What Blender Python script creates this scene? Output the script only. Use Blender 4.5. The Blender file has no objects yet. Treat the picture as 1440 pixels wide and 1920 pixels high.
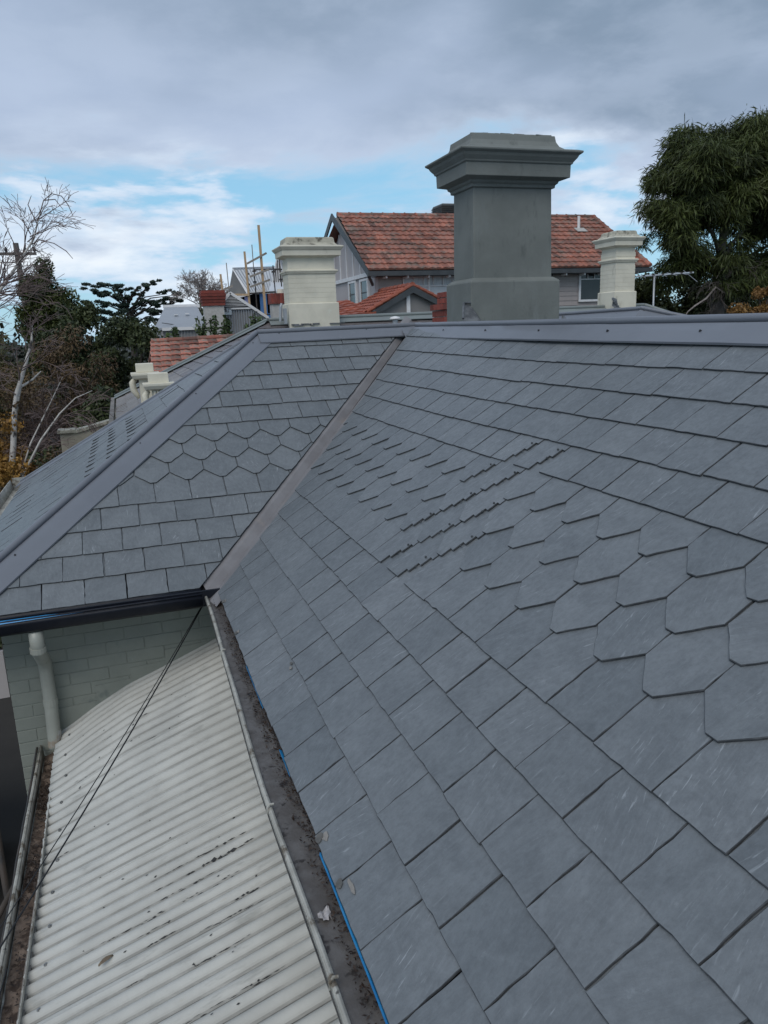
import bpy, math, random
import numpy as np
from mathutils import Vector, Matrix

random.seed(7)
rng = np.random.default_rng(7)
R = math.radians
sc = bpy.context.scene
COL = sc.collection
EXTRA = []

# ------------------------------------------------------------------ camera, world, sun, exposure
cam_d = bpy.data.cameras.new('camera')
cam = bpy.data.objects.new('camera', cam_d)
COL.objects.link(cam)
cam_d.sensor_fit = 'VERTICAL'
cam_d.sensor_height = 36.0
cam_d.lens = 26.761
cam_d.clip_start = 0.05
cam_d.clip_end = 5000
_r = Vector((0.9450, -0.3240, -0.0372)); _f = Vector((0.3068, 0.9229, -0.2330))
_r.normalize(); _f.normalize(); _u = _r.cross(_f).normalized(); _r = _f.cross(_u)
m = Matrix((( _r.x, _u.x, -_f.x, -0.417), (_r.y, _u.y, -_f.y, -4.668), (_r.z, _u.z, -_f.z, 1.534), (0, 0, 0, 1)))
cam.matrix_world = m
sc.camera = cam

SUN_EL, SUN_AZ = R(50), R(214)           # behind the camera, a little to its left
world = bpy.data.worlds.new('World'); sc.world = world; world.use_nodes = True


def build_sky():
    nt = world.node_tree; N = nt.nodes; L = nt.links; N.clear()
    out = N.new('ShaderNodeOutputWorld'); bg = N.new('ShaderNodeBackground'); bg.inputs[1].default_value = 0.1
    L.new(bg.outputs[0], out.inputs[0])
    sky = N.new('ShaderNodeTexSky'); sky.sky_type = 'NISHITA'; sky.sun_disc = False
    sky.sun_elevation = SUN_EL; sky.sun_rotation = SUN_AZ; sky.air_density = 1.0; sky.dust_density = 0.6; sky.ozone_density = 2.0
    tc = N.new('ShaderNodeTexCoord'); sep = N.new('ShaderNodeSeparateXYZ'); L.new(tc.outputs['Generated'], sep.inputs[0])

    def math_(op, a, b=None, c=None):
        n = N.new('ShaderNodeMath'); n.operation = op
        for i, v in enumerate((a, b, c)):
            if v is None: continue
            if isinstance(v, (int, float)): n.inputs[i].default_value = v
            else: L.new(v, n.inputs[i])
        return n.outputs[0]

    def noise(vec, scale, detail=5, rough=.55, dist=0.0):
        n = N.new('ShaderNodeTexNoise'); n.inputs['Scale'].default_value = scale; n.inputs['Detail'].default_value = detail
        n.inputs['Roughness'].default_value = rough; n.inputs['Distortion'].default_value = dist
        L.new(vec, n.inputs['Vector']); return n.outputs['Fac']

    def ss(v, lo, hi, to0=0.0, to1=1.0):
        n = N.new('ShaderNodeMapRange'); n.interpolation_type = 'SMOOTHSTEP'
        n.inputs[1].default_value = lo; n.inputs[2].default_value = hi; n.inputs[3].default_value = to0; n.inputs[4].default_value = to1
        L.new(v, n.inputs[0]); return n.outputs[0]

    def mix(f, a, b):
        n = N.new('ShaderNodeMix'); n.data_type = 'RGBA'
        for s, v in ((n.inputs[0], f), (n.inputs[6], a), (n.inputs[7], b)):
            if isinstance(v, tuple): s.default_value = (*v, 1)
            elif isinstance(v, float): s.default_value = v
            else: L.new(v, s)
        return n.outputs[2]

    dz = math_('MAXIMUM', sep.outputs[2], 0.0)
    k = math_('DIVIDE', 1.0, math_('ADD', dz, 0.16))
    comb = N.new('ShaderNodeCombineXYZ')
    L.new(math_('MULTIPLY', sep.outputs[0], k), comb.inputs[0]); L.new(math_('MULTIPLY', sep.outputs[1], k), comb.inputs[1])
    comb.inputs[2].default_value = 11.9
    deck_p = comb.outputs[0]
    # low streaky clouds: wide, flat
    mp = N.new('ShaderNodeMapping'); L.new(tc.outputs['Generated'], mp.inputs[0]); mp.inputs['Scale'].default_value = (1, 1, 3.6)
    mp.inputs['Location'].default_value = (21.0, 2.2, 0.9)
    low_p = mp.outputs[0]
    n1 = noise(deck_p, 0.9, 7, .56, .25)
    n2 = noise(deck_p, 0.55, 4, .5, .35)
    n3 = noise(low_p, 4.2, 7, .55, .2)
    n4 = noise(low_p, 11.0, 5, .6, .2)
    n5 = noise(deck_p, 2.6, 7, .58, .1)
    # blue gap near the horizon, from the physical sky
    blue = mix(0.62, sky.outputs[0], (2.7, 6.0, 8.4))
    low_f = math_('ADD', n3, math_('MULTIPLY', math_('SUBTRACT', n4, .5), .25))
    low_m = ss(low_f, .492, .585)
    low_c = mix(ss(low_f, .52, .72), (5.3, 6.6, 8.2), (8.2, 8.7, 9.3))
    lower = mix(math_('MULTIPLY', low_m, .92), blue, low_c)
    # grey deck
    deck_c = mix(ss(n2, .38, .60), (2.15, 2.90, 3.95), (4.05, 4.95, 6.55))
    deck_c = mix(math_('MULTIPLY', ss(n5, .42, .66), .28), deck_c, (5.0, 5.9, 7.4))
    el = math_('ADD', dz, math_('MULTIPLY', math_('SUBTRACT', n1, .5), .34))
    el = math_('ADD', el, math_('MULTIPLY', math_('SUBTRACT', n4, .5), .03))
    deck_m = ss(el, .138, .195)
    edge_c = mix(ss(el, .138, .23), (5.4, 6.3, 7.7), deck_c)
    col = mix(deck_m, lower, edge_c)
    L.new(col, bg.inputs[0])


build_sky()
sun_d = bpy.data.lights.new('sun', 'SUN'); sun = bpy.data.objects.new('sun', sun_d); COL.objects.link(sun)
sun_d.energy = 1.25; sun_d.angle = R(40); sun_d.color = (1.0, 0.955, 0.89)
_s = Vector((math.sin(SUN_AZ) * math.cos(SUN_EL), math.cos(SUN_AZ) * math.cos(SUN_EL), math.sin(SUN_EL)))
sun.rotation_euler = (-_s).to_track_quat('-Z', 'Y').to_euler()
sun.location = _s * 60

vs = sc.view_settings
vs.view_transform = 'Standard'; vs.look = 'None'; vs.gamma = 1.0; vs.use_curve_mapping = False; vs.exposure = 0.15
sc.render.engine = 'CYCLES'
sc.cycles.use_denoising = True
sc.cycles.max_bounces = 5; sc.cycles.diffuse_bounces = 3; sc.cycles.glossy_bounces = 3; sc.cycles.transparent_max_bounces = 4

# ------------------------------------------------------------------ materials
MATS = {}


def pm(name, c1, c2=None, scale=6.0, rough=.7, bump=0.0, bscale=None, metallic=0.0, stretch=(1, 1, 1), detail=6, lo=.35, hi=.65,
       uv=False, tint=0.0, spots=None, spots2=None, rand=0.0, spec=.5, rough2=None, coords='Object'):
    """Noise-mixed Principled material. spots = (colour, scale, lo, hi, stretch): a second stain layer."""
    mt = bpy.data.materials.new(name); mt.use_nodes = True
    nt = mt.node_tree; N = nt.nodes; L = nt.links
    b = N['Principled BSDF']; b.inputs['Metallic'].default_value = metallic; b.inputs['Specular IOR Level'].default_value = spec
    tc = N.new('ShaderNodeTexCoord')
    src = tc.outputs['UV'] if uv else tc.outputs[coords]

    def mapped(st):
        mp = N.new('ShaderNodeMapping'); mp.inputs['Scale'].default_value = st; L.new(src, mp.inputs[0]); return mp.outputs[0]

    def noise(v, s, d, r=.6):
        n = N.new('ShaderNodeTexNoise'); n.inputs['Scale'].default_value = s; n.inputs['Detail'].default_value = d; n.inputs['Roughness'].default_value = r
        L.new(v, n.inputs['Vector']); return n.outputs['Fac']

    def rng_(v, lo_, hi_, a=0., z=1.):
        n = N.new('ShaderNodeMapRange'); n.interpolation_type = 'SMOOTHSTEP'
        for i, q in enumerate((lo_, hi_, a, z)): n.inputs[i + 1].default_value = q
        L.new(v, n.inputs[0]); return n.outputs[0]

    def mix(f, a, c):
        n = N.new('ShaderNodeMix'); n.data_type = 'RGBA'
        for s, v in ((n.inputs[0], f), (n.inputs[6], a), (n.inputs[7], c)):
            if isinstance(v, tuple): s.default_value = (*v, 1)
            elif isinstance(v, (float, int)): s.default_value = v
            else: L.new(v, s)
        return n.outputs[2]

    f = noise(mapped(stretch), scale, detail)
    c2 = c2 or tuple(x * .75 for x in c1)
    col = mix(rng_(f, lo, hi), c1, c2)
    for sp in (spots, spots2):
        if sp:
            g = noise(mapped(sp[4] if len(sp) > 4 else (1, 1, 1)), sp[1], 6, .65)
            col = mix(rng_(g, sp[2], sp[3], 0., sp[5] if len(sp) > 5 else 1.), col, sp[0])
    if tint or rand:
        hs = N.new('ShaderNodeHueSaturation'); L.new(col, hs.inputs['Color'])
        if tint:
            at = N.new('ShaderNodeAttribute'); at.attribute_name = 'tint'; v = at.outputs['Fac']; amt = tint
        else:
            oi = N.new('ShaderNodeObjectInfo'); v = oi.outputs['Random']; amt = rand
        mr = N.new('ShaderNodeMapRange'); L.new(v, mr.inputs[0]); mr.inputs[3].default_value = 1 - amt; mr.inputs[4].default_value = 1 + amt
        L.new(mr.outputs[0], hs.inputs['Value']); col = hs.outputs[0]
    L.new(col, b.inputs['Base Color'])
    if rough2 is not None:
        L.new(rng_(f, .3, .7, rough, rough2), b.inputs['Roughness'])
    else:
        b.inputs['Roughness'].default_value = rough
    if bump:
        bn = N.new('ShaderNodeBump'); bn.inputs['Strength'].default_value = bump; bn.inputs['Distance'].default_value = .01
        L.new(noise(mapped(stretch), bscale or scale * 4, 8, .65), bn.inputs['Height']); L.new(bn.outputs[0], b.inputs['Normal'])
    MATS[name] = mt
    return mt


def slate_material(name, base, dark, scuff, scuff_amt):
    mt = bpy.data.materials.new(name); mt.use_nodes = True
    nt = mt.node_tree; N = nt.nodes; L = nt.links; b = N['Principled BSDF']
    tc = N.new('ShaderNodeTexCoord')

    def mapped(st, rot=0.):
        mp = N.new('ShaderNodeMapping'); mp.inputs['Scale'].default_value = st; mp.inputs['Rotation'].default_value = (0, 0, rot)
        L.new(tc.outputs['UV'], mp.inputs[0]); return mp.outputs[0]

    def noise(v, s, d=6, r=.6, dist=0.):
        n = N.new('ShaderNodeTexNoise'); n.inputs['Scale'].default_value = s; n.inputs['Detail'].default_value = d
        n.inputs['Roughness'].default_value = r; n.inputs['Distortion'].default_value = dist
        L.new(v, n.inputs['Vector']); return n.outputs['Fac']

    def rg(v, lo, hi, a=0., z=1.):
        n = N.new('ShaderNodeMapRange'); n.interpolation_type = 'SMOOTHSTEP'
        for i, q in enumerate((lo, hi, a, z)): n.inputs[i + 1].default_value = q
        L.new(v, n.inputs[0]); return n.outputs[0]

    def mix(f, a, c):
        n = N.new('ShaderNodeMix'); n.data_type = 'RGBA'
        for s, v in ((n.inputs[0], f), (n.inputs[6], a), (n.inputs[7], c)):
            if isinstance(v, tuple): s.default_value = (*v, 1)
            else: L.new(v, s)
        return n.outputs[2]

    def mul(a, k):
        n = N.new('ShaderNodeMath'); n.operation = 'MULTIPLY'; L.new(a, n.inputs[0])
        if isinstance(k, float): n.inputs[1].default_value = k
        else: L.new(k, n.inputs[1])
        return n.outputs[0]

    grain = noise(mapped((14, 2.2, 1)), 6, 8, .68, .4)
    cloud = noise(mapped((1, 1, 1)), 6.5, 8, .7, .7)
    fine = noise(mapped((1.6, 1, 1)), 90, 4, .7)
    col = mix(rg(cloud, .3, .7), dark, base)
    col = mix(mul(rg(grain, .40, .66), .22), col, tuple(x * 1.25 for x in base))
    speck = noise(mapped((1.3, 1, 1)), 34, 8, .8)
    col = mix(mul(rg(speck, .46, .66), .30), col, tuple(x * .66 for x in dark))
    col = mix(mul(rg(speck, .50, .32), .22), col, tuple(x * 1.4 for x in base))
    # white scuffs and scratches, in two directions, only in patches
    s1 = noise(mapped((58, 7.0, 1), .5), 1.6, 4, .65, .3)
    s2 = noise(mapped((52, 9.0, 1), -.75), 1.5, 4, .65, .3)
    patch = rg(noise(mapped((1, .6, 1)), 3.1, 3), .46, .62)
    sm = mul(rg(s1, .58, .70), patch)
    col = mix(mul(sm, scuff_amt), col, scuff)
    patch2 = rg(noise(mapped((.7, 1, 1.)), 2.3, 3), .48, .64)
    col = mix(mul(mul(rg(s2, .63, .74), patch2), scuff_amt), col, scuff)
    dust = rg(noise(mapped((1, 1, 1)), 9, 9, .78), .60, .76)
    col = mix(mul(dust, scuff_amt * .7), col, scuff)
    hs = N.new('ShaderNodeHueSaturation'); L.new(col, hs.inputs['Color'])
    at = N.new('ShaderNodeAttribute'); at.attribute_name = 'tint'
    mr = N.new('ShaderNodeMapRange'); L.new(at.outputs['Fac'], mr.inputs[0]); mr.inputs[3].default_value = .90; mr.inputs[4].default_value = 1.10
    L.new(mr.outputs[0], hs.inputs['Value'])
    mr2 = N.new('ShaderNodeMapRange'); L.new(at.outputs['Fac'], mr2.inputs[0]); mr2.inputs[3].default_value = 1.12; mr2.inputs[4].default_value = .85
    L.new(mr2.outputs[0], hs.inputs['Saturation'])
    L.new(hs.outputs[0], b.inputs['Base Color'])
    L.new(rg(speck, .3, .7, .36, .52), b.inputs['Roughness'])
    b.inputs['Specular IOR Level'].default_value = .5
    h = N.new('ShaderNodeMath'); h.operation = 'ADD'; L.new(grain, h.inputs[0]); L.new(mul(fine, .22), h.inputs[1])
    bn = N.new('ShaderNodeBump'); riven = noise(mapped((2.0, 1, 1)), 7, 5, .55, .8)
    h2 = N.new('ShaderNodeMath'); h2.operation = 'ADD'; L.new(h.outputs[0], h2.inputs[0]); L.new(mul(riven, 1.6), h2.inputs[1])
    bn.inputs['Strength'].default_value = .34; bn.inputs['Distance'].default_value = .004
    L.new(h2.outputs[0], bn.inputs['Height']); L.new(bn.outputs[0], b.inputs['Normal'])
    MATS[name] = mt


slate_material('slate', (.163, .178, .187), (.120, .132, .140), (.44, .47, .49), .42)
slate_material('old_slate', (.150, .128, .122), (.095, .084, .084), (.30, .28, .26), .5)
slate_material('weathered_slate', (.245, .215, .185), (.15, .13, .115), (.42, .39, .34), .7)
pm('slate_edge_shade', (.045, .050, .055), (.075, .080, .085), 40, .9)  # darker than cut slate: shade of joints and course edges painted in
pm('capping_metal', (.170, .182, .205), (.155, .166, .188), 2.5, .36, .02, 30, spec=.5, spots=((.21, .22, .24), 5, .6, .8))
pm('capping_sage', (.21, .235, .225), (.19, .21, .205), 3, .45)
pm('valley_metal', (.225, .218, .222), (.185, .176, .178), 5, .50, .05, 40, spots=((.26, .23, .21), 3.5, .58, .75))
pm('underlay', (.03, .03, .033), None, 8, .9)
pm('black_gutter', (.007, .009, .015), (.012, .014, .021), 8, .42, .03, 40, spec=.3, spots=((.10, .10, .11), 34, .70, .76))
pm('blue_film', (.02, .22, .52), (.03, .30, .62), 14, .35)
pm('old_gutter', (.46, .45, .40), (.33, .32, .28), 9, .55, .25, 60, spots=((.13, .105, .075), 14, .52, .66), spots2=((.05, .045, .04), 26, .60, .68))
pm('gutter_black', (.03, .03, .03), (.07, .065, .06), 12, .6, .1)
pm('sludge', (.125, .116, .108), (.085, .077, .071), 14, .32, .25, 70, rough2=.65, spots=((.028, .022, .018), 20, .56, .66))
pm('rust_mud', (.20, .15, .115), (.09, .062, .045), 14, .75, .5, 60, spots=((.05, .032, .022), 16, .50, .62))
pm('dead_leaf', (.045, .026, .016), (.022, .013, .009), 30, .6, rand=.3)
pm('dried_mud', (.27, .25, .225), (.20, .19, .175), 25, .9, .3, 80)
pm('chip_grey', (.13, .125, .115), (.09, .09, .085), 30, .9, .3, 90)
pm('green_paint', (.265, .280, .240), (.225, .240, .207), 3.0, .62, .12, 60, spots=((.17, .19, .17), 5, .58, .72), spots2=((.29, .31, .28), 9, .62, .74))
pm('green_mortar', (.255, .270, .230), (.22, .235, .20), 8, .75, .2, 60)
pm('pvc_pipe', (.36, .37, .325), (.31, .32, .28), 4, .35, .02, 30, spots=((.22, .18, .12), 6, .66, .76))
pm('tin_pipe', (.30, .25, .19), (.42, .44, .44), 14, .5, .1, 60)
pm('white_sheet', (.535, .53, .49), (.455, .45, .415), 3.5, .72, .06, 80, spec=.25, spots=((.32, .32, .295), 4.5, .54, .74, (1, 5, 1), .8),
   spots2=((.44, .39, .30), 3.2, .66, .78, (.6, 5, 1)))
def groove_grime_shade(mt, colour, amt):  # darkens rib valleys: channel grime plus groove shade put into the colour
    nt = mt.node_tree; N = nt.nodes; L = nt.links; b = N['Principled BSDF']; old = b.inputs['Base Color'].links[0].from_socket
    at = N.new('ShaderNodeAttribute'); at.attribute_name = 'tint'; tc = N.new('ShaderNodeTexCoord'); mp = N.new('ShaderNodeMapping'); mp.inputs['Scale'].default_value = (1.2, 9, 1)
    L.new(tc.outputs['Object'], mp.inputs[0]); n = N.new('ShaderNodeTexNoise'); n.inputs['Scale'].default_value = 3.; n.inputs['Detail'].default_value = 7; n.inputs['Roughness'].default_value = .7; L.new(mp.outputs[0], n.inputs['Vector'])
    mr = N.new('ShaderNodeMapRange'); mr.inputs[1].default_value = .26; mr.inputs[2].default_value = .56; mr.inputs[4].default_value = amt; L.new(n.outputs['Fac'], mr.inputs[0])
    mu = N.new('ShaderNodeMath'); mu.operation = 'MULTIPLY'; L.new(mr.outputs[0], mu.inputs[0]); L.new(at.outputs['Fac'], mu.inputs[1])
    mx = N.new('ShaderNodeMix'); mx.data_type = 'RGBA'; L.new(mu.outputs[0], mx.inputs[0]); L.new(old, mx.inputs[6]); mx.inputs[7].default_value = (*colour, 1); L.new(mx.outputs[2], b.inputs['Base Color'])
groove_grime_shade(MATS['white_sheet'], (.10, .098, .088), .95)
pm('flake', (.022, .023, .025), (.05, .05, .05), 40, .8)
pm('cable_black', (.012, .012, .014), None, 20, .45)
pm('zinc', (.35, .35, .34), (.2, .2, .2), 60, .4, metallic=.6)
pm('screw_dark', (.035, .037, .042), None, 20, .5)
pm('grey_render', (.185, .197, .182), (.150, .161, .149), 2.6, .75, .22, 40, spots=((.19, .205, .195), 3.3, .54, .72, (1, 1, .35)), spots2=((.080, .090, .084), 8, .58, .74, (1, 1, .4), .55))
pm('cream_render', (.72, .68, .555), (.63, .595, .485), 3.0, .72, .25, 34, spots=((.42, .39, .30), 4, .60, .76, (1, 1, .5)), spots2=((.66, .65, .55), 6, .6, .75))
pm('cream_worn', (.50, .475, .38), (.36, .34, .275), 5, .8, .5, 30, spots=((.13, .12, .095), 9, .50, .66), spots2=((.60, .57, .47), 12, .6, .7))
pm('lead', (.10, .105, .11), (.22, .225, .23), 9, .4, .2, metallic=.4)
pm('red_tile', (.34, .125, .080), (.25, .110, .080), 1.1, .75, .25, 30, tint=.42, spots=((.155, .120, .095), 2.6, .46, .64, (1, 1, 1), .85), spots2=((.085, .078, .066), 7, .56, .68, (1, 1, 1), .8))
pm('bright_tile', (.33, .088, .046), (.25, .072, .042), 2, .6, .2, 30, tint=.3, spots=((.20, .09, .06), 6, .6, .74))
pm('pink_tile', (.36, .125, .085), (.24, .125, .095), 3.0, .8, .35, 40, rand=.42, spots=((.21, .17, .14), 7, .48, .62), spots2=((.10, .085, .07), 16, .60, .70))
pm('taupe_board', (.40, .35, .325), (.36, .315, .295), 2, .6, .05, 30)
pm('taupe_sheet', (.47, .43, .42), (.44, .40, .39), 2, .6)
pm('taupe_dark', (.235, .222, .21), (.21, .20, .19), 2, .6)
pm('white_paint', (.78, .77, .76), (.70, .69, .68), 4, .5)
pm('charcoal_paint', (.058, .064, .068), (.045, .05, .053), 4, .5)
pm('dark_glass', (.020, .023, .026), (.035, .038, .04), 1.2, .08)
pm('white_blind', (.60, .62, .63), (.54, .56, .57), 1.5, .3)
pm('curtain', (.56, .57, .58), (.42, .44, .46), 5, .35, stretch=(6, 6, .6))
pm('brick', (.27, .062, .042), (.19, .05, .038), 7, .85, .4, 50, rand=.32, spots=((.34, .23, .19), 12, .62, .74))
pm('mortar', (.40, .375, .34), (.30, .28, .25), 12, .9, .3)
pm('brick_face', (.22, .048, .034), (.16, .04, .03), 9, .85, .3, 50, rand=.25)
pm('roughcast', (.50, .48, .45), (.42, .405, .38), 8, .9, .5, 60)
pm('grey_roof', (.34, .36, .385), (.31, .33, .355), .6, .5, .05, 10)
pm('grey_clad', (.345, .34, .335), (.31, .305, .30), 1.0, .55)
pm('pale_iron', (.60, .63, .66), (.52, .55, .58), .8, .45)
pm('timber_pale', (.52, .365, .215), (.42, .285, .165), 3, .75, .1, 30, stretch=(8, 8, 1))
pm('timber_grey', (.30, .265, .225), (.22, .195, .165), 3, .8, .1, 30)
pm('steel_dark', (.028, .030, .032), (.07, .055, .045), 4, .6)
pm('blue_sheet', (.06, .17, .40), (.10, .24, .50), 2, .6)
pm('lilac_sheet', (.35, .37, .62), None, 2, .6)
pm('rubble_shade_dark', (.008, .008, .009), None, 3, .95, spec=.05)  # near-black; on the outbuilding wall it paints in the gap's deep shade
pm('leaf_mulch', (.15, .05, .035), (.09, .035, .025), 8, .9)
pm('garden_wall', (.44, .40, .315), (.33, .30, .24), 3, .85, .4, 30, spots=((.19, .17, .13), 5, .55, .7))
pm('weather_timber', (.23, .21, .19), (.16, .15, .135), 4, .85, .2, 30)
pm('pole_timber', (.16, .145, .13), None, 4, .9)
pm('ground', (.045, .042, .038), (.03, .028, .026), .4, .95, .3, 6)
pm('paving', (.040, .041, .042), (.028, .029, .03), 3, .8, .2, 20)
pm('silver', (.62, .64, .66), (.5, .5, .5), 5, .35, metallic=.5)
pm('galv', (.42, .43, .44), (.34, .35, .36), 6, .4, metallic=.5)
pm('birch_bark', (.60, .57, .53), (.47, .44, .40), 5, .8, .3, 30, spots=((.07, .06, .055), 11, .55, .63, (1, 1, .45)), spots2=((.30, .25, .22), 3, .6, .72))
pm('twig', (.17, .125, .115), (.12, .088, .082), 8, .85)
pm('twig_dark', (.075, .050, .045), (.05, .034, .03), 8, .9)
pm('twig_pale', (.33, .29, .27), (.22, .19, .175), 8, .85)
pm('bark_dark', (.075, .062, .052), (.045, .038, .032), 4, .9, .4, 20)
pm('bark_grey', (.15, .13, .115), (.10, .088, .078), 4, .9, .4, 20)


def leaf_mat(name, a, b, rough=.55, trans=.25):
    mt = bpy.data.materials.new(name); mt.use_nodes = True; nt = mt.node_tree; N = nt.nodes; L = nt.links
    p = N['Principled BSDF']; at = N.new('ShaderNodeAttribute'); at.attribute_name = 'tint'
    mx = N.new('ShaderNodeMix'); mx.data_type = 'RGBA'; L.new(at.outputs['Fac'], mx.inputs[0])
    mx.inputs[6].default_value = (*a, 1); mx.inputs[7].default_value = (*b, 1)
    L.new(mx.outputs[2], p.inputs['Base Color']); p.inputs['Roughness'].default_value = rough
    p.inputs['Specular IOR Level'].default_value = .3
    MATS[name] = mt


leaf_mat('leaf_conifer', (.030, .046, .015), (.095, .105, .028))
leaf_mat('leaf_dark', (.022, .034, .016), (.075, .090, .032))
leaf_mat('leaf_cedar', (.018, .034, .026), (.045, .070, .045))
leaf_mat('leaf_olive', (.040, .044, .018), (.105, .095, .032))
leaf_mat('leaf_brown', (.060, .040, .024), (.150, .098, .045))
leaf_mat('leaf_autumn', (.13, .062, .020), (.37, .205, .045))
leaf_mat('leaf_bush', (.035, .060, .022), (.095, .135, .050))
leaf_mat('leaf_orange', (.12, .06, .020), (.27, .15, .045))
leaf_mat('leaf_weep', (.024, .034, .012), (.085, .108, .028))
leaf_mat('leaf_far', (.026, .034, .024), (.06, .068, .04))

# ------------------------------------------------------------------ helpers
ORIG = {}


def tag(o, label=None, cat=None, group=None, kind=None):
    if label: o['label'] = label
    if cat: o['category'] = cat
    if group: o['group'] = group
    if kind: o['kind'] = kind
    return o


def thing(name, label, cat, loc, group=None, kind=None):
    o = bpy.data.objects.new(name, None); COL.objects.link(o); o.location = loc; o.empty_display_size = .1
    ORIG[o] = Vector(loc)
    return tag(o, label, cat, group, kind)


class MB:
    def __init__(s): s.v = []; s.f = []; s.uv = []; s.t = []; s.em = []

    def add(s, vs, fs, tint=None, uvs=None):
        n = len(s.v); s.v += [tuple(p) for p in vs]
        for f in fs:
            s.f.append(tuple(i + n for i in f)); s.t.append(.5 if tint is None else tint)
        s.uv += [tuple(q) for q in uvs] if uvs is not None else [(0, 0)] * len(vs)
        return s

    def box(s, c, size, rz=0., tint=None, mat3=None):
        hx, hy, hz = size[0] / 2, size[1] / 2, size[2] / 2
        pts = [Vector((x, y, z)) for z in (-hz, hz) for x, y in ((-hx, -hy), (hx, -hy), (hx, hy), (-hx, hy))]
        m3 = mat3 or Matrix.Rotation(rz, 3, 'Z')
        return s.add([m3 @ p + Vector(c) for p in pts], [(3, 2, 1, 0), (4, 5, 6, 7), (0, 1, 5, 4), (1, 2, 6, 5), (2, 3, 7, 6), (3, 0, 4, 7)], tint)

    def bb(s, x0, x1, y0, y1, z0, z1, tint=None):
        return s.box(((x0 + x1) / 2, (y0 + y1) / 2, (z0 + z1) / 2), (x1 - x0, y1 - y0, z1 - z0), tint=tint)

    def bar(s, a, b, w, h=None, up=(0, 0, 1)):
        a, b = Vector(a), Vector(b); d = (b - a); ln = d.length; d.normalize(); h = h or w
        u = Vector(up)
        if abs(d.dot(u)) > .95: u = Vector((0, 1, 0))
        sx = d.cross(u).normalized(); uz = sx.cross(d)
        return s.box((a + b) / 2, (w, ln, h), mat3=Matrix((sx, d, uz)).transposed())

    def tube(s, pts, r, n=6, cap=True, tint=None):
        pts = [Vector(p) for p in pts]; k = len(pts)
        rs = r if isinstance(r, (list, tuple)) else [r] * k
        vs, fs = [], []; prev = None
        for i, p in enumerate(pts):
            d = (pts[min(i + 1, k - 1)] - pts[max(i - 1, 0)])
            d = d.normalized() if d.length > 1e-9 else Vector((0, 0, 1))
            a = prev if prev is not None else (Vector((0, 0, 1)) if abs(d.z) < .9 else Vector((1, 0, 0)))
            a = (a - d * a.dot(d)); a = a.normalized() if a.length > 1e-6 else d.orthogonal().normalized(); prev = a
            b = d.cross(a)
            for j in range(n):
                t = 2 * math.pi * j / n; vs.append(p + (a * math.cos(t) + b * math.sin(t)) * rs[i])
        for i in range(k - 1):
            for j in range(n):
                fs.append((i * n + j, i * n + (j + 1) % n, (i + 1) * n + (j + 1) % n, (i + 1) * n + j))
        if cap:
            fs.append(tuple(range(n - 1, -1, -1))); fs.append(tuple((k - 1) * n + j for j in range(n)))
        return s.add(vs, fs, tint)

    def prism(s, poly, off, tint=None):
        """poly: list of 3-D points (planar), off: extrusion vector."""
        n = len(poly); off = Vector(off); a = [Vector(p) for p in poly]; b = [p + off for p in a]
        nrm = Vector((0, 0, 0))
        for i in range(n): nrm += a[i].cross(a[(i + 1) % n])
        if nrm.dot(off) > 0: top, bot = [n + i for i in range(n)], list(range(n - 1, -1, -1)); flip = False
        else: top, bot = [2 * n - 1 - i for i in range(n)], list(range(n)); flip = True
        fs = [tuple(bot), tuple(top)]
        for i in range(n):
            j = (i + 1) % n; q = (i, j, n + j, n + i)
            fs.append(q if not flip else q[::-1])
        return s.add(a + b, fs, tint)

    def sweep_rect(s, x0, x1, y0, y1, prof):
        """square 'lathe': prof = [(outset, z)...] round the rectangle"""
        vs, fs = [], []
        for o, z in prof:
            vs += [(x0 - o, y0 - o, z), (x1 + o, y0 - o, z), (x1 + o, y1 + o, z), (x0 - o, y1 + o, z)]
        k = len(prof)
        for i in range(k - 1):
            for j in range(4): fs.append((i * 4 + j, i * 4 + (j + 1) % 4, i * 4 + 4 + (j + 1) % 4, i * 4 + 4 + j))
        fs.append((3, 2, 1, 0)); fs.append(tuple((k - 1) * 4 + j for j in range(4)))
        return s.add(vs, fs)

    def build(s, name, mat, parent=None, smooth=False, label=None, kind=None, bevel=0.):
        me = bpy.data.meshes.new(name)
        org = ORIG.get(parent, Vector((0, 0, 0))) if parent is not None else Vector((0, 0, 0))
        me.from_pydata([(p[0] - org.x, p[1] - org.y, p[2] - org.z) for p in s.v], [], s.f)
        mats = mat if isinstance(mat, (list, tuple)) else [mat]
        for q in mats: me.materials.append(MATS[q])
        if any(t != .5 for t in s.t):
            at = me.attributes.new('tint', 'FLOAT', 'FACE'); at.data.foreach_set('value', s.t)
        elif s.t:
            at = me.attributes.new('tint', 'FLOAT', 'FACE'); at.data.foreach_set('value', s.t)
        if any(q != (0, 0) for q in s.uv):
            ul = me.uv_layers.new(name='uv'); li = np.empty(len(me.loops), dtype=np.int32); me.loops.foreach_get('vertex_index', li)
            ul.data.foreach_set('uv', np.array(s.uv, dtype=np.float32)[li].ravel())
        if smooth: me.polygons.foreach_set('use_smooth', [True] * len(me.polygons))
        if s.em and len(s.em) == len(s.f) and len(mats) > 1: me.polygons.foreach_set('material_index', s.em)
        o = bpy.data.objects.new(name, me); COL.objects.link(o)
        if parent is not None: o.parent = parent
        ORIG[o] = org
        if bevel:
            bv = o.modifiers.new('bevel', 'BEVEL'); bv.width = bevel; bv.segments = 2; bv.limit_method = 'ANGLE'; bv.angle_limit = R(40)
        if label: o['label'] = label
        if kind: o['kind'] = kind
        return o


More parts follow.
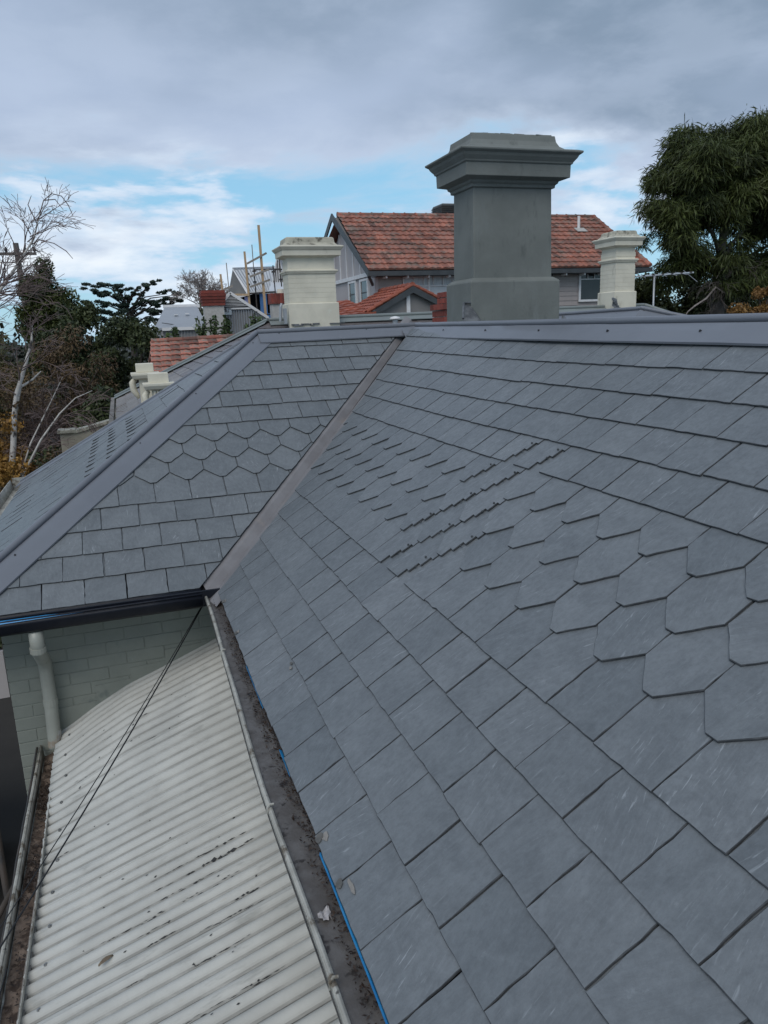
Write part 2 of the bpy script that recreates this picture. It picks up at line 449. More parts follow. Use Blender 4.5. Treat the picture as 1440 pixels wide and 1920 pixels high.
def npmesh(name, verts, faces, mat, parent=None, tint=None, kind=None, label=None):
    me = bpy.data.meshes.new(name); verts = np.asarray(verts, dtype=np.float32)
    org = ORIG.get(parent, Vector((0, 0, 0))) if parent is not None else Vector((0, 0, 0))
    verts = verts - np.array(org, dtype=np.float32)
    nf, k = faces.shape
    me.vertices.add(len(verts)); me.vertices.foreach_set('co', verts.ravel())
    me.loops.add(nf * k); me.loops.foreach_set('vertex_index', faces.astype(np.int32).ravel())
    me.polygons.add(nf); me.polygons.foreach_set('loop_start', np.arange(0, nf * k, k, dtype=np.int32))
    me.update(calc_edges=True); me.materials.append(MATS[mat])
    if tint is not None:
        at = me.attributes.new('tint', 'FLOAT', 'FACE'); at.data.foreach_set('value', np.asarray(tint, dtype=np.float32))
    o = bpy.data.objects.new(name, me); COL.objects.link(o)
    if parent is not None: o.parent = parent
    ORIG[o] = org
    if kind: o['kind'] = kind
    if label: o['label'] = label
    return o


PHI = R(32.996); CS, SN, TN = math.cos(PHI), math.sin(PHI), math.tan(PHI)
G, W = .2, .24191


class Plane:
    def __init__(s, org, ea, eb, twist=False):
        s.o, s.ea, s.eb = Vector(org), Vector(ea), Vector(eb); s.n = s.ea.cross(s.eb).normalized(); s.twist = twist

    def p(s, a, b, h=0.):
        q = s.o + s.ea * a + s.eb * b
        if s.twist: h += .022 * max(0., -a + .5) * max(b, 0) / 2.8
        return q + s.n * h


PM = Plane((0, 0, 0), (0, -1, 0), (CS, 0, SN), True)
PL = Plane((0, 0, 0), (1, 0, 0), (0, CS, SN))
PW = Plane((-1.6, 0, 0), (0, -1, 0), (CS, 0, SN))      # left-facing slope of the wing


def clip(poly, fn):
    out = []
    for i in range(len(poly)):
        p, q = poly[i], poly[(i + 1) % len(poly)]; a, b = fn(p), fn(q)
        if a >= 0: out.append(p)
        if (a >= 0) != (b >= 0):
            t = a / (a - b); out.append((p[0] + (q[0] - p[0]) * t, p[1] + (q[1] - p[1]) * t))
    return out


def slate_geo(mb, pl, poly, b0, t=.0070, length=.45, seg=.036, jit=.0013, tilt=0., side_lift=0., a_mid=0., tint=.5, h0=0., chamfer=.0016):
    """one hand-dressed slate: split edges, a chipped chamfer, real thickness, tilted over the courses below"""
    pts = []
    n = len(poly)
    for i in range(n):
        p, q = Vector((*poly[i], 0)), Vector((*poly[(i + 1) % n], 0)); ln = (q - p).length
        if ln < .006: 
            pts.append((p.x, p.y)); continue
        k = max(1, int(ln / seg)) if min(p.y, q.y) < b0 + .27 else 1
        d = (q - p) / ln; nr = Vector((d.y, -d.x, 0))
        for j in range(k):
            r = p + (q - p) * (j / k + (random.uniform(-.2, .2) / k if j else 0))
            r += nr * (random.gauss(0, jit) if j else random.gauss(0, jit * .4))
            pts.append((r.x, r.y))
    if len(pts) < 3: return
    cx = sum(p[0] for p in pts) / len(pts); cy = sum(p[1] for p in pts) / len(pts)

    def hh(a, b): return h0 - .020 + 2.75 * t * max(0., 1 - (b - b0) / length) + tilt * (a - a_mid) + side_lift * max(0, (a - a_mid) / (W / 2)) * max(0., 1 - (b - b0) / .4)
    lo, mid, top, uv = [], [], [], []
    ou, ov, ang = random.random() * 40, random.random() * 40, random.gauss(0, .32)
    ca, sa = math.cos(ang), math.sin(ang)
    for a, b in pts:
        h = hh(a, b); lo.append(pl.p(a, b, h))
        ch = chamfer * random.uniform(.4, 1.9); mid.append(pl.p(a, b, h + t - ch * .75))
        dx, dy = cx - a, cy - b; dl = math.hypot(dx, dy) or 1
        # inset along the edge normals, approximated towards the middle
        ia, ib = a + dx / dl * ch, b + dy / dl * ch
        top.append(pl.p(ia, ib, h + t))
        uv.append((a * ca - b * sa + ou, a * sa + b * ca + ov))
    n = len(pts)
    fs = [tuple(range(2 * n, 3 * n))]
    for i in range(n):
        j = (i + 1) % n
        fs.append((i, j, n + j, n + i)); fs.append((n + i, n + j, 2 * n + j, 2 * n + i))
    # faces wind anticlockwise in (a, b), so the top looks along +n
    mb.add(lo + mid + top, fs, tint, uv * 3)
    mb.em += [0] + [1, 1] * n


def slate_rows(pl, rows, phase_odd, phase_even, a0, a1, b_top, clips, emit, hexrows=(), special=None, w=W, g=G, sub=None, first=0., jit=.0016, t=.006):
    for k in rows:
        b0 = (k - 1) * g; ph = phase_odd if k % 2 else phase_even
        i0 = int(math.floor((a0 - ph) / w)) - 1; i1 = int(math.ceil((a1 - ph) / w)) + 1
        for i in range(i0, i1):
            L_, R_ = ph + i * w + .0022, ph + (i + 1) * w - .0022
            L_ += random.gauss(0, .0011); R_ += random.gauss(0, .0011)
            m_ = (L_ + R_) / 2; bb = b0 + random.gauss(0, .0018); tp = min(b0 + .45 * g / .2, b_top)
            if tp - b0 < .05: continue
            if k in hexrows:
                e = .48 * g
                poly = [(L_, tp), (L_, bb + e), (m_ - .085 * w, bb), (m_ + .085 * w, bb), (R_, bb + e), (R_, tp)]
            else:
                poly = [(L_, tp), (L_, bb), (R_, bb), (R_, tp)]
            sp = special(k, m_) if special else None
            if sp:                       # a slate whose near edge is notched in steps
                poly = [(L_, tp), (L_, bb + e), (m_ - .085 * w, bb)] if k in hexrows else [(L_, tp), (L_, bb)]
                zz = [(R_ - .088, bb)]
                for q in range(3):
                    a_ = R_ - .088 + q * .029; y = bb + .056 * (q + 1)
                    zz += [(a_, y), (a_ + .029, y - .004)]
                poly += zz + [(R_ - .001, bb + .20), (R_, tp)]
            for fn in clips: 
                if poly: poly = clip(poly, fn)
            poly = [poly[q] for q in range(len(poly)) if math.dist(poly[q], poly[q - 1]) > .004] if poly else poly
            if len(poly) < 3: continue
            ar = abs(sum(poly[q][0] * poly[(q + 1) % len(poly)][1] - poly[(q + 1) % len(poly)][0] * poly[q][1] for q in range(len(poly)))) / 2
            if ar < .0025 * (g / .2): continue
            emit(k, m_, b0, poly, sp)


# ------------------------------------------------------------------ ground
GZ = -3.6
mb = MB(); mb.add([(-1500, -600, GZ), (1500, -600, GZ), (1500, 2500, GZ), (-1500, 2500, GZ)], [(0, 1, 2, 3)])
mb.build('ground', 'ground', kind='structure')
mb = MB(); mb.add([(-2.9, -6.5, GZ + .02), (-1.0, -6.5, GZ + .02), (-1.0, 2.0, GZ + .02), (-2.9, 2.0, GZ + .02)], [(0, 1, 2, 3)])
mb.build('side_path', 'paving', kind='structure')

# ================================================================== OUR HOUSE
house = thing('slate_roofed_house', 'house with new dark grey slate hip roof and the large grey rendered chimney', 'house', (1.2, 1.0, GZ))

# --- roof decks (one part per slope)
def deck(pl, poly, name, label=None):
    mb = MB(); mb.prism([pl.o + pl.ea * a + pl.eb * b + pl.n * -.040 for a, b in poly], pl.n * -.02); return mb.build(name, 'underlay', house, label=label)

B_RIDGE = 2.80
slope_m = deck(PM, [(.02 + .0, .02), (6.4, .02), (6.4, B_RIDGE), (-2.36, B_RIDGE)], 'roof_slope', 'near slope with hexagonal slate bands')
slope_l = deck(PL, [(-1.57, .02), (0.0, .02), (2.36, 2.83), (.80, 2.83)], 'roof_slope', 'front slope of the small hipped wing')
slope_w = deck(PW, [(0., .02), (-.0, .02), (-2.40, 2.83), (-2.41, 2.83), (-4.8, .02)], 'roof_slope', 'steeply seen left slope of the wing')
# the slopes on the far side of the ridges
mb = MB()
mb.prism([(2.31, -6.4, 1.44), (2.31, 2.4, 1.48), (4.75, 4.8, -.02), (4.75, -6.4, -.02)], (0, 0, -.03))
mb.prism([(.8, 2.39, 1.47), (2.33, 2.39, 1.48), (4.7, 4.75, -.02), (-1.55, 4.75, -.02)], (0, 0, -.03))
back = mb.build('roof_slope', 'slate', house)


def visible_y(b):          # nearest slate (smallest y) that the photograph shows at distance b up the slope
    return np.interp(b, [0, .3, .62, .86, 1.2, 1.64, 2.6], [-3.45, -3.8, -4.0, -3.8, -3.5, -3.1, -2.2])


rest_m = MB()
PHM_E = 3.462 - 20 * W; PHM_O = PHM_E + W / 2


def special_m(k, a):
    u = (a - 3.462) / W
    return 5 <= k <= 9 and -9.25 < u + .5 < -6.75 - (k - 5) * .1


def emit_m(k, a, b0, poly, sp):
    tint = min(1, max(0, random.gauss(.5, .22)))
    near = -a + .12 > visible_y(b0)
    mb = MB() if near else rest_m
    slate_geo(mb, PM, poly, b0, tilt=random.gauss(0, .006), a_mid=a, tint=tint, side_lift=.0055 if sp else 0., h0=random.uniform(0, .0012), chamfer=.0010 if sp else .0016, jit=.0003 if sp else .0013)
    if near: mb.build('slate', ('slate', 'slate_edge_shade'), slope_m)
    if sp:
        for q in (.06, .125):
            n_ = MB(); c = PM.p(a + .075 + random.gauss(0, .006), b0 + q + .03, .004); n_.tube([c, c + PM.n * .006], [.0055, .0045], 6); n_.build('joint_dot', 'slate_edge_shade', slope_m)  # small dark dots put along the stepped joint


slate_rows(PM, range(1, 15), PHM_O, PHM_E, -2.5, 5.6, 2.72,
           [lambda p: (p[1] * CS * 1.07 - .135) + p[0]], emit_m, hexrows=(6, 7, 8), special=special_m)
rest_m.build('slate', ('slate', 'slate_edge_shade'), slope_m, kind='stuff')

PHL_O = -1.0116 - 8 * W; PHL_E = PHL_O + W / 2


def emit_l(k, a, b0, poly, sp):
    mb = MB(); slate_geo(mb, PL, poly, b0, tilt=random.gauss(0, .006), a_mid=a, tint=min(1, max(0, random.gauss(.45, .2))), h0=random.uniform(0, .0012))
    mb.build('slate', ('slate', 'slate_edge_shade'), slope_l)


slate_rows(PL, range(1, 15), PHL_O, PHL_E, -1.7, 2.5, 2.76,
           [lambda p: p[1] * CS - (1.04 * p[0] + .105), lambda p: p[0] - (p[1] * CS - 1.57)], emit_l, hexrows=(6, 7, 8))
rest_w = MB()


def emit_w(k, a, b0, poly, sp):
    slate_geo(rest_w, PW, poly, b0, tilt=random.gauss(0, .010), a_mid=a, tint=min(1, max(0, random.gauss(.5, .2))), h0=random.uniform(0, .002), t=.0065)


slate_rows(PW, range(1, 15), .07, .07 + W / 2, -4.9, .1, 2.76,
           [lambda p: -p[0] - (p[1] * CS + .03), lambda p: (4.8 - p[1] * CS - .03) + p[0]], emit_w, hexrows=(6, 7, 8))
rest_w.build('slate', ('slate', 'slate_edge_shade'), slope_w, kind='stuff')


# --- cappings
def capping(name, p0, p1, n_a, n_b, width, roll, mat, parent, screws_a=(), screws_b=(), label=None, lift=.026, gap=.055, ext=(0, 0)):
    """bent metal ridge or hip cover: round roll on top, a flat apron down each side, a small lip, screws"""
    p0, p1 = Vector(p0), Vector(p1); d = (p1 - p0).normalized(); ln = (p1 - p0).length
    k = max(4, int(ln / .18)); mb = MB()
    sides = []
    for n in (Vector(n_a), Vector(n_b)):
        n = n.normalized(); sd = d.cross(n).normalized()
        if sd.z > 0: sd = -sd
        sides.append((n, sd))
    up = (sides[0][0] + sides[1][0]).normalized()
    for si, (n, sd) in enumerate(sides):
        vs, fs = [], []
        for i in range(k + 1):
            c = p0 + d * (ln * i / k)
            w_ = random.gauss(0, .0012)
            q = [c + up * (gap - roll * .6) + sd * roll * .35, c + n * (lift + .010 + w_) + sd * (.03),
                 c + n * (lift + .004 + random.gauss(0, .0014)) + sd * (width * .55), c + n * (lift + random.gauss(0, .0008)) + sd * width,
                 c + n * (lift - .009) + sd * (width + .004), c + n * (lift - .010) + sd * (width + .001), c + n * (lift - .003) + sd * (width - .004)]
            vs += q
        m_ = 7
        for i in range(k):
            for j in range(m_ - 1):
                f = (i * m_ + j, (i + 1) * m_ + j, (i + 1) * m_ + j + 1, i * m_ + j + 1)
                fs.append(f)
        mb.add(vs, fs)
    mb.tube([p0 + up * gap + d * (ln * i / k) for i in range(-0, k + 1)], roll, 14)
    o = mb.build(name, mat, parent, smooth=True, label=label)
    try:
        for poly in o.data.polygons: pass
    except Exception: pass
    es = o.modifiers.new('edges', 'EDGE_SPLIT'); es.split_angle = R(35)
    for (n, sd), lst in zip(sides, (screws_a, screws_b)):
        for t, off in lst:
            c = p0 + d * t + sd * off + n * (lift + .006)
            s_ = MB(); s_.tube([c - n * .004, c + n * .001], .0085, 8); s_.tube([c + n * .0005, c + n * .0065], .0052, 6)
            s_.build('screw', 'screw_dark', o)
    return o


nM, nL = PM.n, PL.n; nMb = Vector((SN, 0, CS)); nLb = Vector((0, SN, CS))
capping('ridge_capping', (2.315, 2.40, 1.530), (2.300, -6.4, 1.440), nM, nMb, .170, .021, 'capping_metal', house,
        screws_a=[(.90, .075), (1.71, .078), (2.51, .082), (3.28, .085), (4.03, .088), (4.8, .088)], label='long metal ridge cover along the near slope', lift=.030, gap=.036)
capping('ridge_capping', (.78, 2.355, 1.520), (2.36, 2.37, 1.532), nL, nLb, .150, .021, 'capping_metal', house,
        screws_a=[(.19, .035), (1.02, .035)], label='short metal ridge cover along the wing', lift=.030, gap=.036)
hipA = Vector((-1.66, -.06, -.045)); hipB = Vector((.79, 2.37, 1.520))
capping('hip_capping', hipA, hipB, nL, PW.n, .168, .022, 'capping_metal', house,
        screws_a=[(.72, .045), (1.99, .045), (2.72, .045), (3.62, .045)], label='metal hip cover sloping down to the lower left', lift=.026, gap=.036)
capping('hip_capping', (.79, 2.37, 1.515), (-1.62, 4.80, -.03), PW.n, nLb, .12, .020, 'capping_metal', house, label='far hip cover along the skyline of the left slope', lift=.026, gap=.034)
# little folded saddle where the two ridges meet
mb = MB()
mb.add([(2.13, 2.22, 1.500), (2.36, 2.14, 1.560), (2.36, 2.40, 1.590), (2.17, 2.40, 1.570), (2.27, 2.18, 1.460), (2.16, 2.13, 1.390)],
       [(0, 5, 4), (0, 4, 3), (3, 4, 2), (4, 1, 2)])
mb.build('saddle_flashing', 'capping_metal', house)

# --- valley tray
mb = MB(); k = 26; vs, fs, uvq = [], [], []
for i in range(k + 1):
    x = -.06 + (2.33 + .06) * i / k
    yl = 1.04 * x + .105 + .05; yr = 1.07 * x - .135 - .06; ym = (1.055 * x + .0)
    bl = yl / CS; xl = x
    pts = [PL.p(x - .03, bl, -.018), PL.p(x, (ym + .055) / CS, -.012), Vector((x, ym, max(x, ym) * TN * .5 + min(x, ym) * TN * .5 - .024)),
           PM.p(-(ym - .055), x / CS, -.012), PM.p(-yr, (x + .02) / CS, -.018)]
    vs += pts
for i in range(k):
    for j in range(4): fs.append((i * 5 + j, i * 5 + j + 1, (i + 1) * 5 + j + 1, (i + 1) * 5 + j))
mb.add(vs, fs); vt = mb.build('valley_tray', 'valley_metal', house, label='brownish bare metal valley tray')
sd = vt.modifiers.new('thick', 'SOLIDIFY'); sd.thickness = .0015; sd.offset = -1

# --- side wall of the wing, painted bricks laid one by one on the core
wall = MB().bb(-1.290, .14, .3035, 4.5, GZ, -.10).build('wall', 'green_mortar', house, label='painted green side wall under the wing eave')
MB().bb(.13, 4.6, -6.3, 4.4, GZ, -.16).build('wall', 'green_mortar', house)
bz = -.115; row = 0
brick_me = None
while bz > -2.25:
    off = 0 if row % 2 == 0 else .12
    x = -1.30 - off
    while x < .12:
        x0, x1 = max(x, -1.30), min(x + .233, .13)
        if x1 - x0 > .04:
            j = random.gauss(0, .0007); z1 = bz; z0 = bz - .079
            mb = MB(); y0 = .300 + j
            mb.prism([(x0, y0, z0), (x1, y0, z0 + random.gauss(0, .0008)), (x1, y0 + random.gauss(0, .0006), z1), (x0, y0, z1)], (0, .05, 0))
            mb.build('brick', 'green_paint', wall, bevel=.0022)
        x += .240
    bz -= .086; row += 1
# soffit and fascia under the wing eave
MB().bb(-1.58, .06, -.04, .315, -.098, -.078).build('soffit', 'green_paint', house)
MB().bb(-1.55, .02, -.055, -.035, -.10, .0).build('fascia', 'black_gutter', house)
MB().bb(-1.62, -1.29, .30, 4.7, -.098, -.078).build('soffit', 'green_paint', house)


# --- gutters
def gutter(name, prof, a, b, mat, parent, label=None, thick=.0025, seg=.3, wob=.0, bulge=None):
    """prof: [(out, z)...] swept along a->b ; out is measured sideways (horizontal, right of a->b)"""
    a, b = Vector(a), Vector(b); d = (b - a); ln = d.length; d.normalize(); sd_ = d.cross(Vector((0, 0, 1))).normalized()
    k = max(2, int(ln / seg)); vs, fs = [], []; m_ = len(prof)
    for i in range(k + 1):
        c = a + d * ln * i / k; wz = random.gauss(0, wob); wo = random.gauss(0, wob)
        bg = -bulge(c) if bulge else 0.
        for o_, z_ in prof: vs.append(c + sd_ * (o_ + wo + (bg if o_ > 0 else 0.)) + Vector((0, 0, z_ + wz)))
    for i in range(k):
        for j in range(m_ - 1): fs.append((i * m_ + j, i * m_ + j + 1, (i + 1) * m_ + j + 1, (i + 1) * m_ + j))
    mb = MB(); mb.add(vs, fs); o = mb.build(name, mat, parent, smooth=True, label=label)
    es = o.modifiers.new('edges', 'EDGE_SPLIT'); es.split_angle = R(30)
    so = o.modifiers.new('thick', 'SOLIDIFY'); so.thickness = thick; so.offset = 0
    return o


# black ogee gutter along the wing eave (front face towards the camera)
ogee = [(-.075, .005), (-.072, -.085), (.0, -.092), (.018, -.075), (.026, -.050), (.034, -.030), (.036, -.012), (.030, -.006), (.036, .002), (.030, .006), (.026, .0)]
gutter('gutter', ogee, (-1.62, -.085, -.002), (-.095, -.085, .0), 'black_gutter', house, label='new black gutter along the wing eave')
mb = MB()
mb.prism([(-1.62, -.128, -.012), (-1.62, -.112, .012), (-.98, -.113, .008), (-.70, -.116, -.004)], (0, -.002, .001))
mb.build('protective_film', 'blue_film', house, label='strip of blue protective film left on the black gutter')
def lip_bulge(c):
    return -.020 * math.exp(-((c.y + 2.15) / .75) ** 2) + .012 * math.exp(-((c.y + .2) / .5) ** 2)


# old pale gutter under the near slope, with a rolled lip
gm = [(.052, .0), (.050, -.085), (-.045, -.090), (-.060, -.070), (-.070, -.034), (-.074, -.024), (-.083, -.024), (-.088, -.034), (-.084, -.042)]
gutter_m = gutter('gutter', [(-o_, z_) for o_, z_ in gm], (0.0, .06, -.01), (0.0, -6.3, -.03), 'old_gutter', house, label='old pale rusting gutter full of sludge', seg=.25, wob=.0010, bulge=lip_bulge)
gutter('gutter_face', [(.0885, -.040), (.087, -.060)], (0.0, .06, -.01), (0.0, -6.3, -.03), 'gutter_black', house, seg=.25, bulge=lip_bulge)
for y in (-.95, -2.35, -3.12):
    q = lip_bulge(Vector((0, y, 0))); mb = MB(); mb.tube([(-.088 + q, y, -.062), (-.0885 + q, y, -.040), (-.079 + q, y, -.028), (-.066 + q, y, -.030)], .0045, 6)
    mb.build('gutter_clip', 'old_gutter', house)
# blue film along the edge of the first course
mb = MB(); vs, fs = [], []
k = 40
for i in range(k + 1):
    y = -1.25 - 3.6 * i / k; hgt = .0016 * math.sin(i * 1.7) + .001 * random.random()
    wd = .0060 if i > 15 else .0035
    c = PM.p(-y, -.004, -.006 + hgt); vs += [c + PM.eb * -wd, c + PM.n * .006 + PM.eb * -.001, c + PM.eb * .0015 + PM.n * -.004]
for i in range(k):
    if 5 <= i <= 8 or 11 <= i <= 15: continue
    for j in range(2): fs.append((i * 3 + j, i * 3 + j + 1, (i + 1) * 3 + j + 1, (i + 1) * 3 + j))
mb.add(vs, fs); bf = mb.build('protective_film', 'blue_film', house, label='torn blue film under the first slate course')
so = bf.modifiers.new('thick', 'SOLIDIFY'); so.thickness = .002
# cream gutter at the foot of the left slope
gl = [(.06, -.01), (.058, -.08), (-.06, -.085), (-.085, -.05), (-.092, .0), (-.102, .006), (-.106, -.010)]
gutter('gutter', [(-o_, z_) for o_, z_ in gl], (-1.66, 4.90, .0), (-1.66, .0, .0), 'old_gutter', house, label='cream gutter at the foot of the left slope')
MB().bb(-1.74, -1.58, 4.885, 4.90, -.08, .03).build('gutter_end', 'old_gutter', house)

# --- downpipe
dp = MB()
dp.tube([(-1.055, -.055, -.10), (-1.055, -.05, -.19), (-1.058, -.03, -.235), (-1.064, .10, -.32), (-1.066, .20, -.40), (-1.067, .222, -.46), (-1.068, .225, -.70), (-1.078, .215, -.97), (-1.075, .205, -1.00)], .041, 16)
pipe = dp.build('downpipe', 'pvc_pipe', house, smooth=True, label='pale downpipe with an elbow and a rusty shoe')
for z, y, r in ((-.215, -.045, .0465),): 
    MB().tube([(-1.056, y, z + .012), (-1.057, y + .004, z - .02)], r, 16).build('collar', 'pvc_pipe', pipe, smooth=False)
MB().tube([(-1.068, .225, -.66), (-1.068, .2255, -.705)], .0445, 16).build('collar', 'pvc_pipe', pipe)
MB().tube([(-1.072, .222, -.88), (-1.079, .213, -.985)], .0422, 16).build('shoe', 'tin_pipe', pipe)

# --- stepped flashing of the lean-to against the wall
prof = [(-1.07, -.955), (-.96, -.895), (-.815, -.805), (-.60, -.690), (-.37, -.606), (-.15, -.522), (.10, -.43)]
def roof_z2(x, y):       # the iron is bent near the wall and runs flat further out
    t = min(1., max(0., (.1 - y) / 1.3)); t = t * t * (3 - 2 * t)
    return roof_z(x) * (1 - t) + (-1.025 + (x + 1.07) * .31) * t
def roof_z(x): return float(np.interp(x, [p[0] for p in prof], [p[1] for p in prof]))
steps = [(-1.05, -.80, .0), (-.80, -.575, .0), (-.575, -.345, .0), (-.345, -.05, .0)]
for a, b, _ in steps:
    top = roof_z(b) + (.012 if b > -.1 else .035)
    mb = MB(); y = .293
    mb.prism([(a, y, roof_z(a) - .02), (b, y, roof_z(b) - .02), (b, y, top + .0), (a, y, top - .012)], (0, .005, 0))
    mb.build('step_flashing', 'green_paint', house)

# --- the big grey chimney
CX0, CX1, CY0, CY1 = 2.615, 3.405, 1.70, 2.14
ch = MB().sweep_rect(CX0, CX1, CY0, CY1, [(0, .9), (-.004, 1.95), (-.012, 2.73)]).build('chimney', 'grey_render', house, label='large grey rendered chimney', bevel=.008)
MB().sweep_rect(CX0, CX1, CY0, CY1, [(.052, .9), (.050, 1.905), (.044, 1.918), (.006, 1.945)]).build('plinth', 'grey_render', ch, bevel=.006)
MB().sweep_rect(CX0, CX1, CY0, CY1, [(-.004, 2.695), (.010, 2.700), (.012, 2.722), (.030, 2.735), (.034, 2.752), (.105, 2.772), (.108, 2.875), (.120, 2.880), (.124, 2.893), (.150, 2.925),
    (.160, 2.945), (.185, 2.962), (.186, 2.976), (.150, 2.990)]).build('cornice', 'grey_render', ch, bevel=.004)
mb = MB().sweep_rect(CX0, CX1, CY0, CY1, [(.15, 2.985), (.075, 3.005), (.035, 3.035), (.014, 3.075), (.006, 3.125), (-.02, 3.13), (-.12, 3.13)])
mb.build('cap', 'grey_render', ch, bevel=.005)
# rough broken edge on the cap
mb = MB()
for i in range(26):
    x = random.uniform(CX0 + .05, CX1 - .03); mb.box((x, CY0 + .004 + random.uniform(0, .03), 3.128 + random.uniform(-.004, .0015)), (random.uniform(.02, .12), .02, .008), rz=random.uniform(-.2, .2))
mb.build('broken_edge', 'grey_render', ch)
# lead dressing at its foot
mb = MB()
mb.add([(2.42, 1.52, 1.56), (2.60, 1.50, 1.55), (2.56, 1.66, 1.71), (2.50, 1.67, 1.73), (2.66, 1.60, 1.55), (2.58, 1.70, 1.73)], [(0, 1, 2, 3), (1, 4, 5, 2), (0, 3, 5)])
mb.tube([(2.44, 1.55, 1.60), (2.50, 1.66, 1.735), (2.565, 1.66, 1.735)], .010, 6)
lf = mb.build('lead_flashing', 'lead', ch); so = lf.modifiers.new('thick', 'SOLIDIFY'); so.thickness = .003
MB().prism([(3.44, 1.56, 1.56), (3.50, 1.58, 1.56), (3.47, 1.60, 1.60)], (0, .03, .0)).build('lead_flashing', 'lead', ch)

# wing of the same roof further back: ridge with metal cover and a hip coming down to the right
capping('ridge_capping', (6.58, 7.4, 1.620), (6.58, 4.5, 1.640), (-SN, 0, CS), (SN, 0, CS), .24, .028, 'capping_metal', house, screws_a=[(.7, .05), (2.3, .05)], label='ridge cover of the roof wing behind the long ridge', gap=.05)
capping('hip_capping', (6.54, 4.56, 1.646), (7.25, 3.6, 1.36), (-SN, -.2, CS), (SN, .2, CS), .24, .028, 'capping_metal', house, label='hip cover falling away to the right behind the long ridge', gap=.05)
mb = MB(); mb.prism([(6.55, 7.4, 1.60), (6.55, 4.5, 1.62), (7.23, 3.6, 1.34), (5.6, 2.4, .5), (5.2, 7.4, .73)], (0, 0, -.03)); mb.build('roof_slope', 'slate', house)
mb = MB(); mb.prism([(6.61, 7.4, 1.60), (6.61, 4.5, 1.62), (7.27, 3.6, 1.34), (8.6, 4.4, .3), (8.4, 7.4, .43)], (0, 0, -.03)); mb.build('roof_slope', 'slate', house)

# small broken corners and dried mud on the slates (lie on the courses)
def smear(pl, a, b, r, mat, name, hgt, parent, ax=1., ay=1., ang=0.):
    n = 11; poly = []
    for i in range(n):
        t = 2 * math.pi * i / n; q = r * random.uniform(.55, 1.15); x, y = math.cos(t) * q * ax, math.sin(t) * q * ay
        poly.append(pl.p(a + x * math.cos(ang) - y * math.sin(ang), b + x * math.sin(ang) + y * math.cos(ang), hgt))
    mb = MB(); mb.prism(poly, pl.n * .0012); return mb.build(name, mat, parent)


for a, b, r, ax, ay in ((2.655, .030, .014, 1.5, 1.), (2.90, .045, .014, 3.2, .6), (.345, .022, .014, 1.5, .8), (.86, .024, .013, 1.4, .9), (1.58, .178, .012, 1.5, .7)):
    smear(PM, a, b, r, 'dried_mud', 'dried_mud', .0082 - b * .03, slope_m, ax, ay)
for a, b, r in ((2.64, .012, .018), (.34, .012, .016), (.855, .012, .014), (2.86, .016, .016), (1.55, .19, .009)):
    smear(PM, a, b, r, 'chip_grey', 'broken_corner', .0092 - b * .03, slope_m, 1.3, .9)

# ================================================================== litter in the old gutter
mb = MB(); vs, fs = [], []; k = 90; m_ = 5
for i in range(k + 1):
    y = .03 - 5.6 * i / k
    for j in range(m_):
        q = lip_bulge(Vector((0, y, 0))); o_ = -.070 + q + (.112 - q) * j / (m_ - 1); vs.append((o_, y, -.050 - .02 * i / k + random.gauss(0, .0015 if j < 3 else .005) + (.016 if j == 4 else .0)))
for i in range(k):
    for j in range(m_ - 1): fs.append((i * m_ + j, (i + 1) * m_ + j, (i + 1) * m_ + j + 1, i * m_ + j + 1))
mb.add(vs, fs); o = mb.build('gutter_sludge', 'sludge', smooth=True)
tag(o, 'dark wet sludge lying in the old gutter below the near slope', 'sludge', kind='stuff')


def litter(name, label, n, fn, size, mat):
    V, F = [], []
    for i in range(n):
        x, y, z = fn(); s = size * random.uniform(.5, 1.5); t = random.uniform(0, 6.28); d = np.array([math.cos(t), math.sin(t), random.gauss(0, .35)]) * s; e = np.array([-math.sin(t), math.cos(t), random.gauss(0, .5)]) * s * .45
        c = np.array([x, y, z]); b = len(V); V += [c - d, c + e, c + d, c - e]; F.append((b, b + 1, b + 2, b + 3))
    o = npmesh(name, np.array(V), np.array(F), mat, tint=rng.random(len(F)))
    tag(o, label, 'leaf litter', kind='stuff'); return o


def f1():
    y = random.uniform(-4.3, -.05); t = random.random() ** 2.6
    return (.012 - t * .05, y, -.040 - .0035 * -y + random.uniform(-.004, .014) * (1 - t))
litter('leaf_litter', 'black rotted leaf litter along the slate side of the old gutter', 2600, f1, .0058, 'dead_leaf')


# ================================================================== LEAN-TO with the corrugated roof
lean = thing('lean_to', 'lean-to with a pale corrugated iron roof between the green wall and the old gutter', 'lean-to', (-.5, -2, GZ))


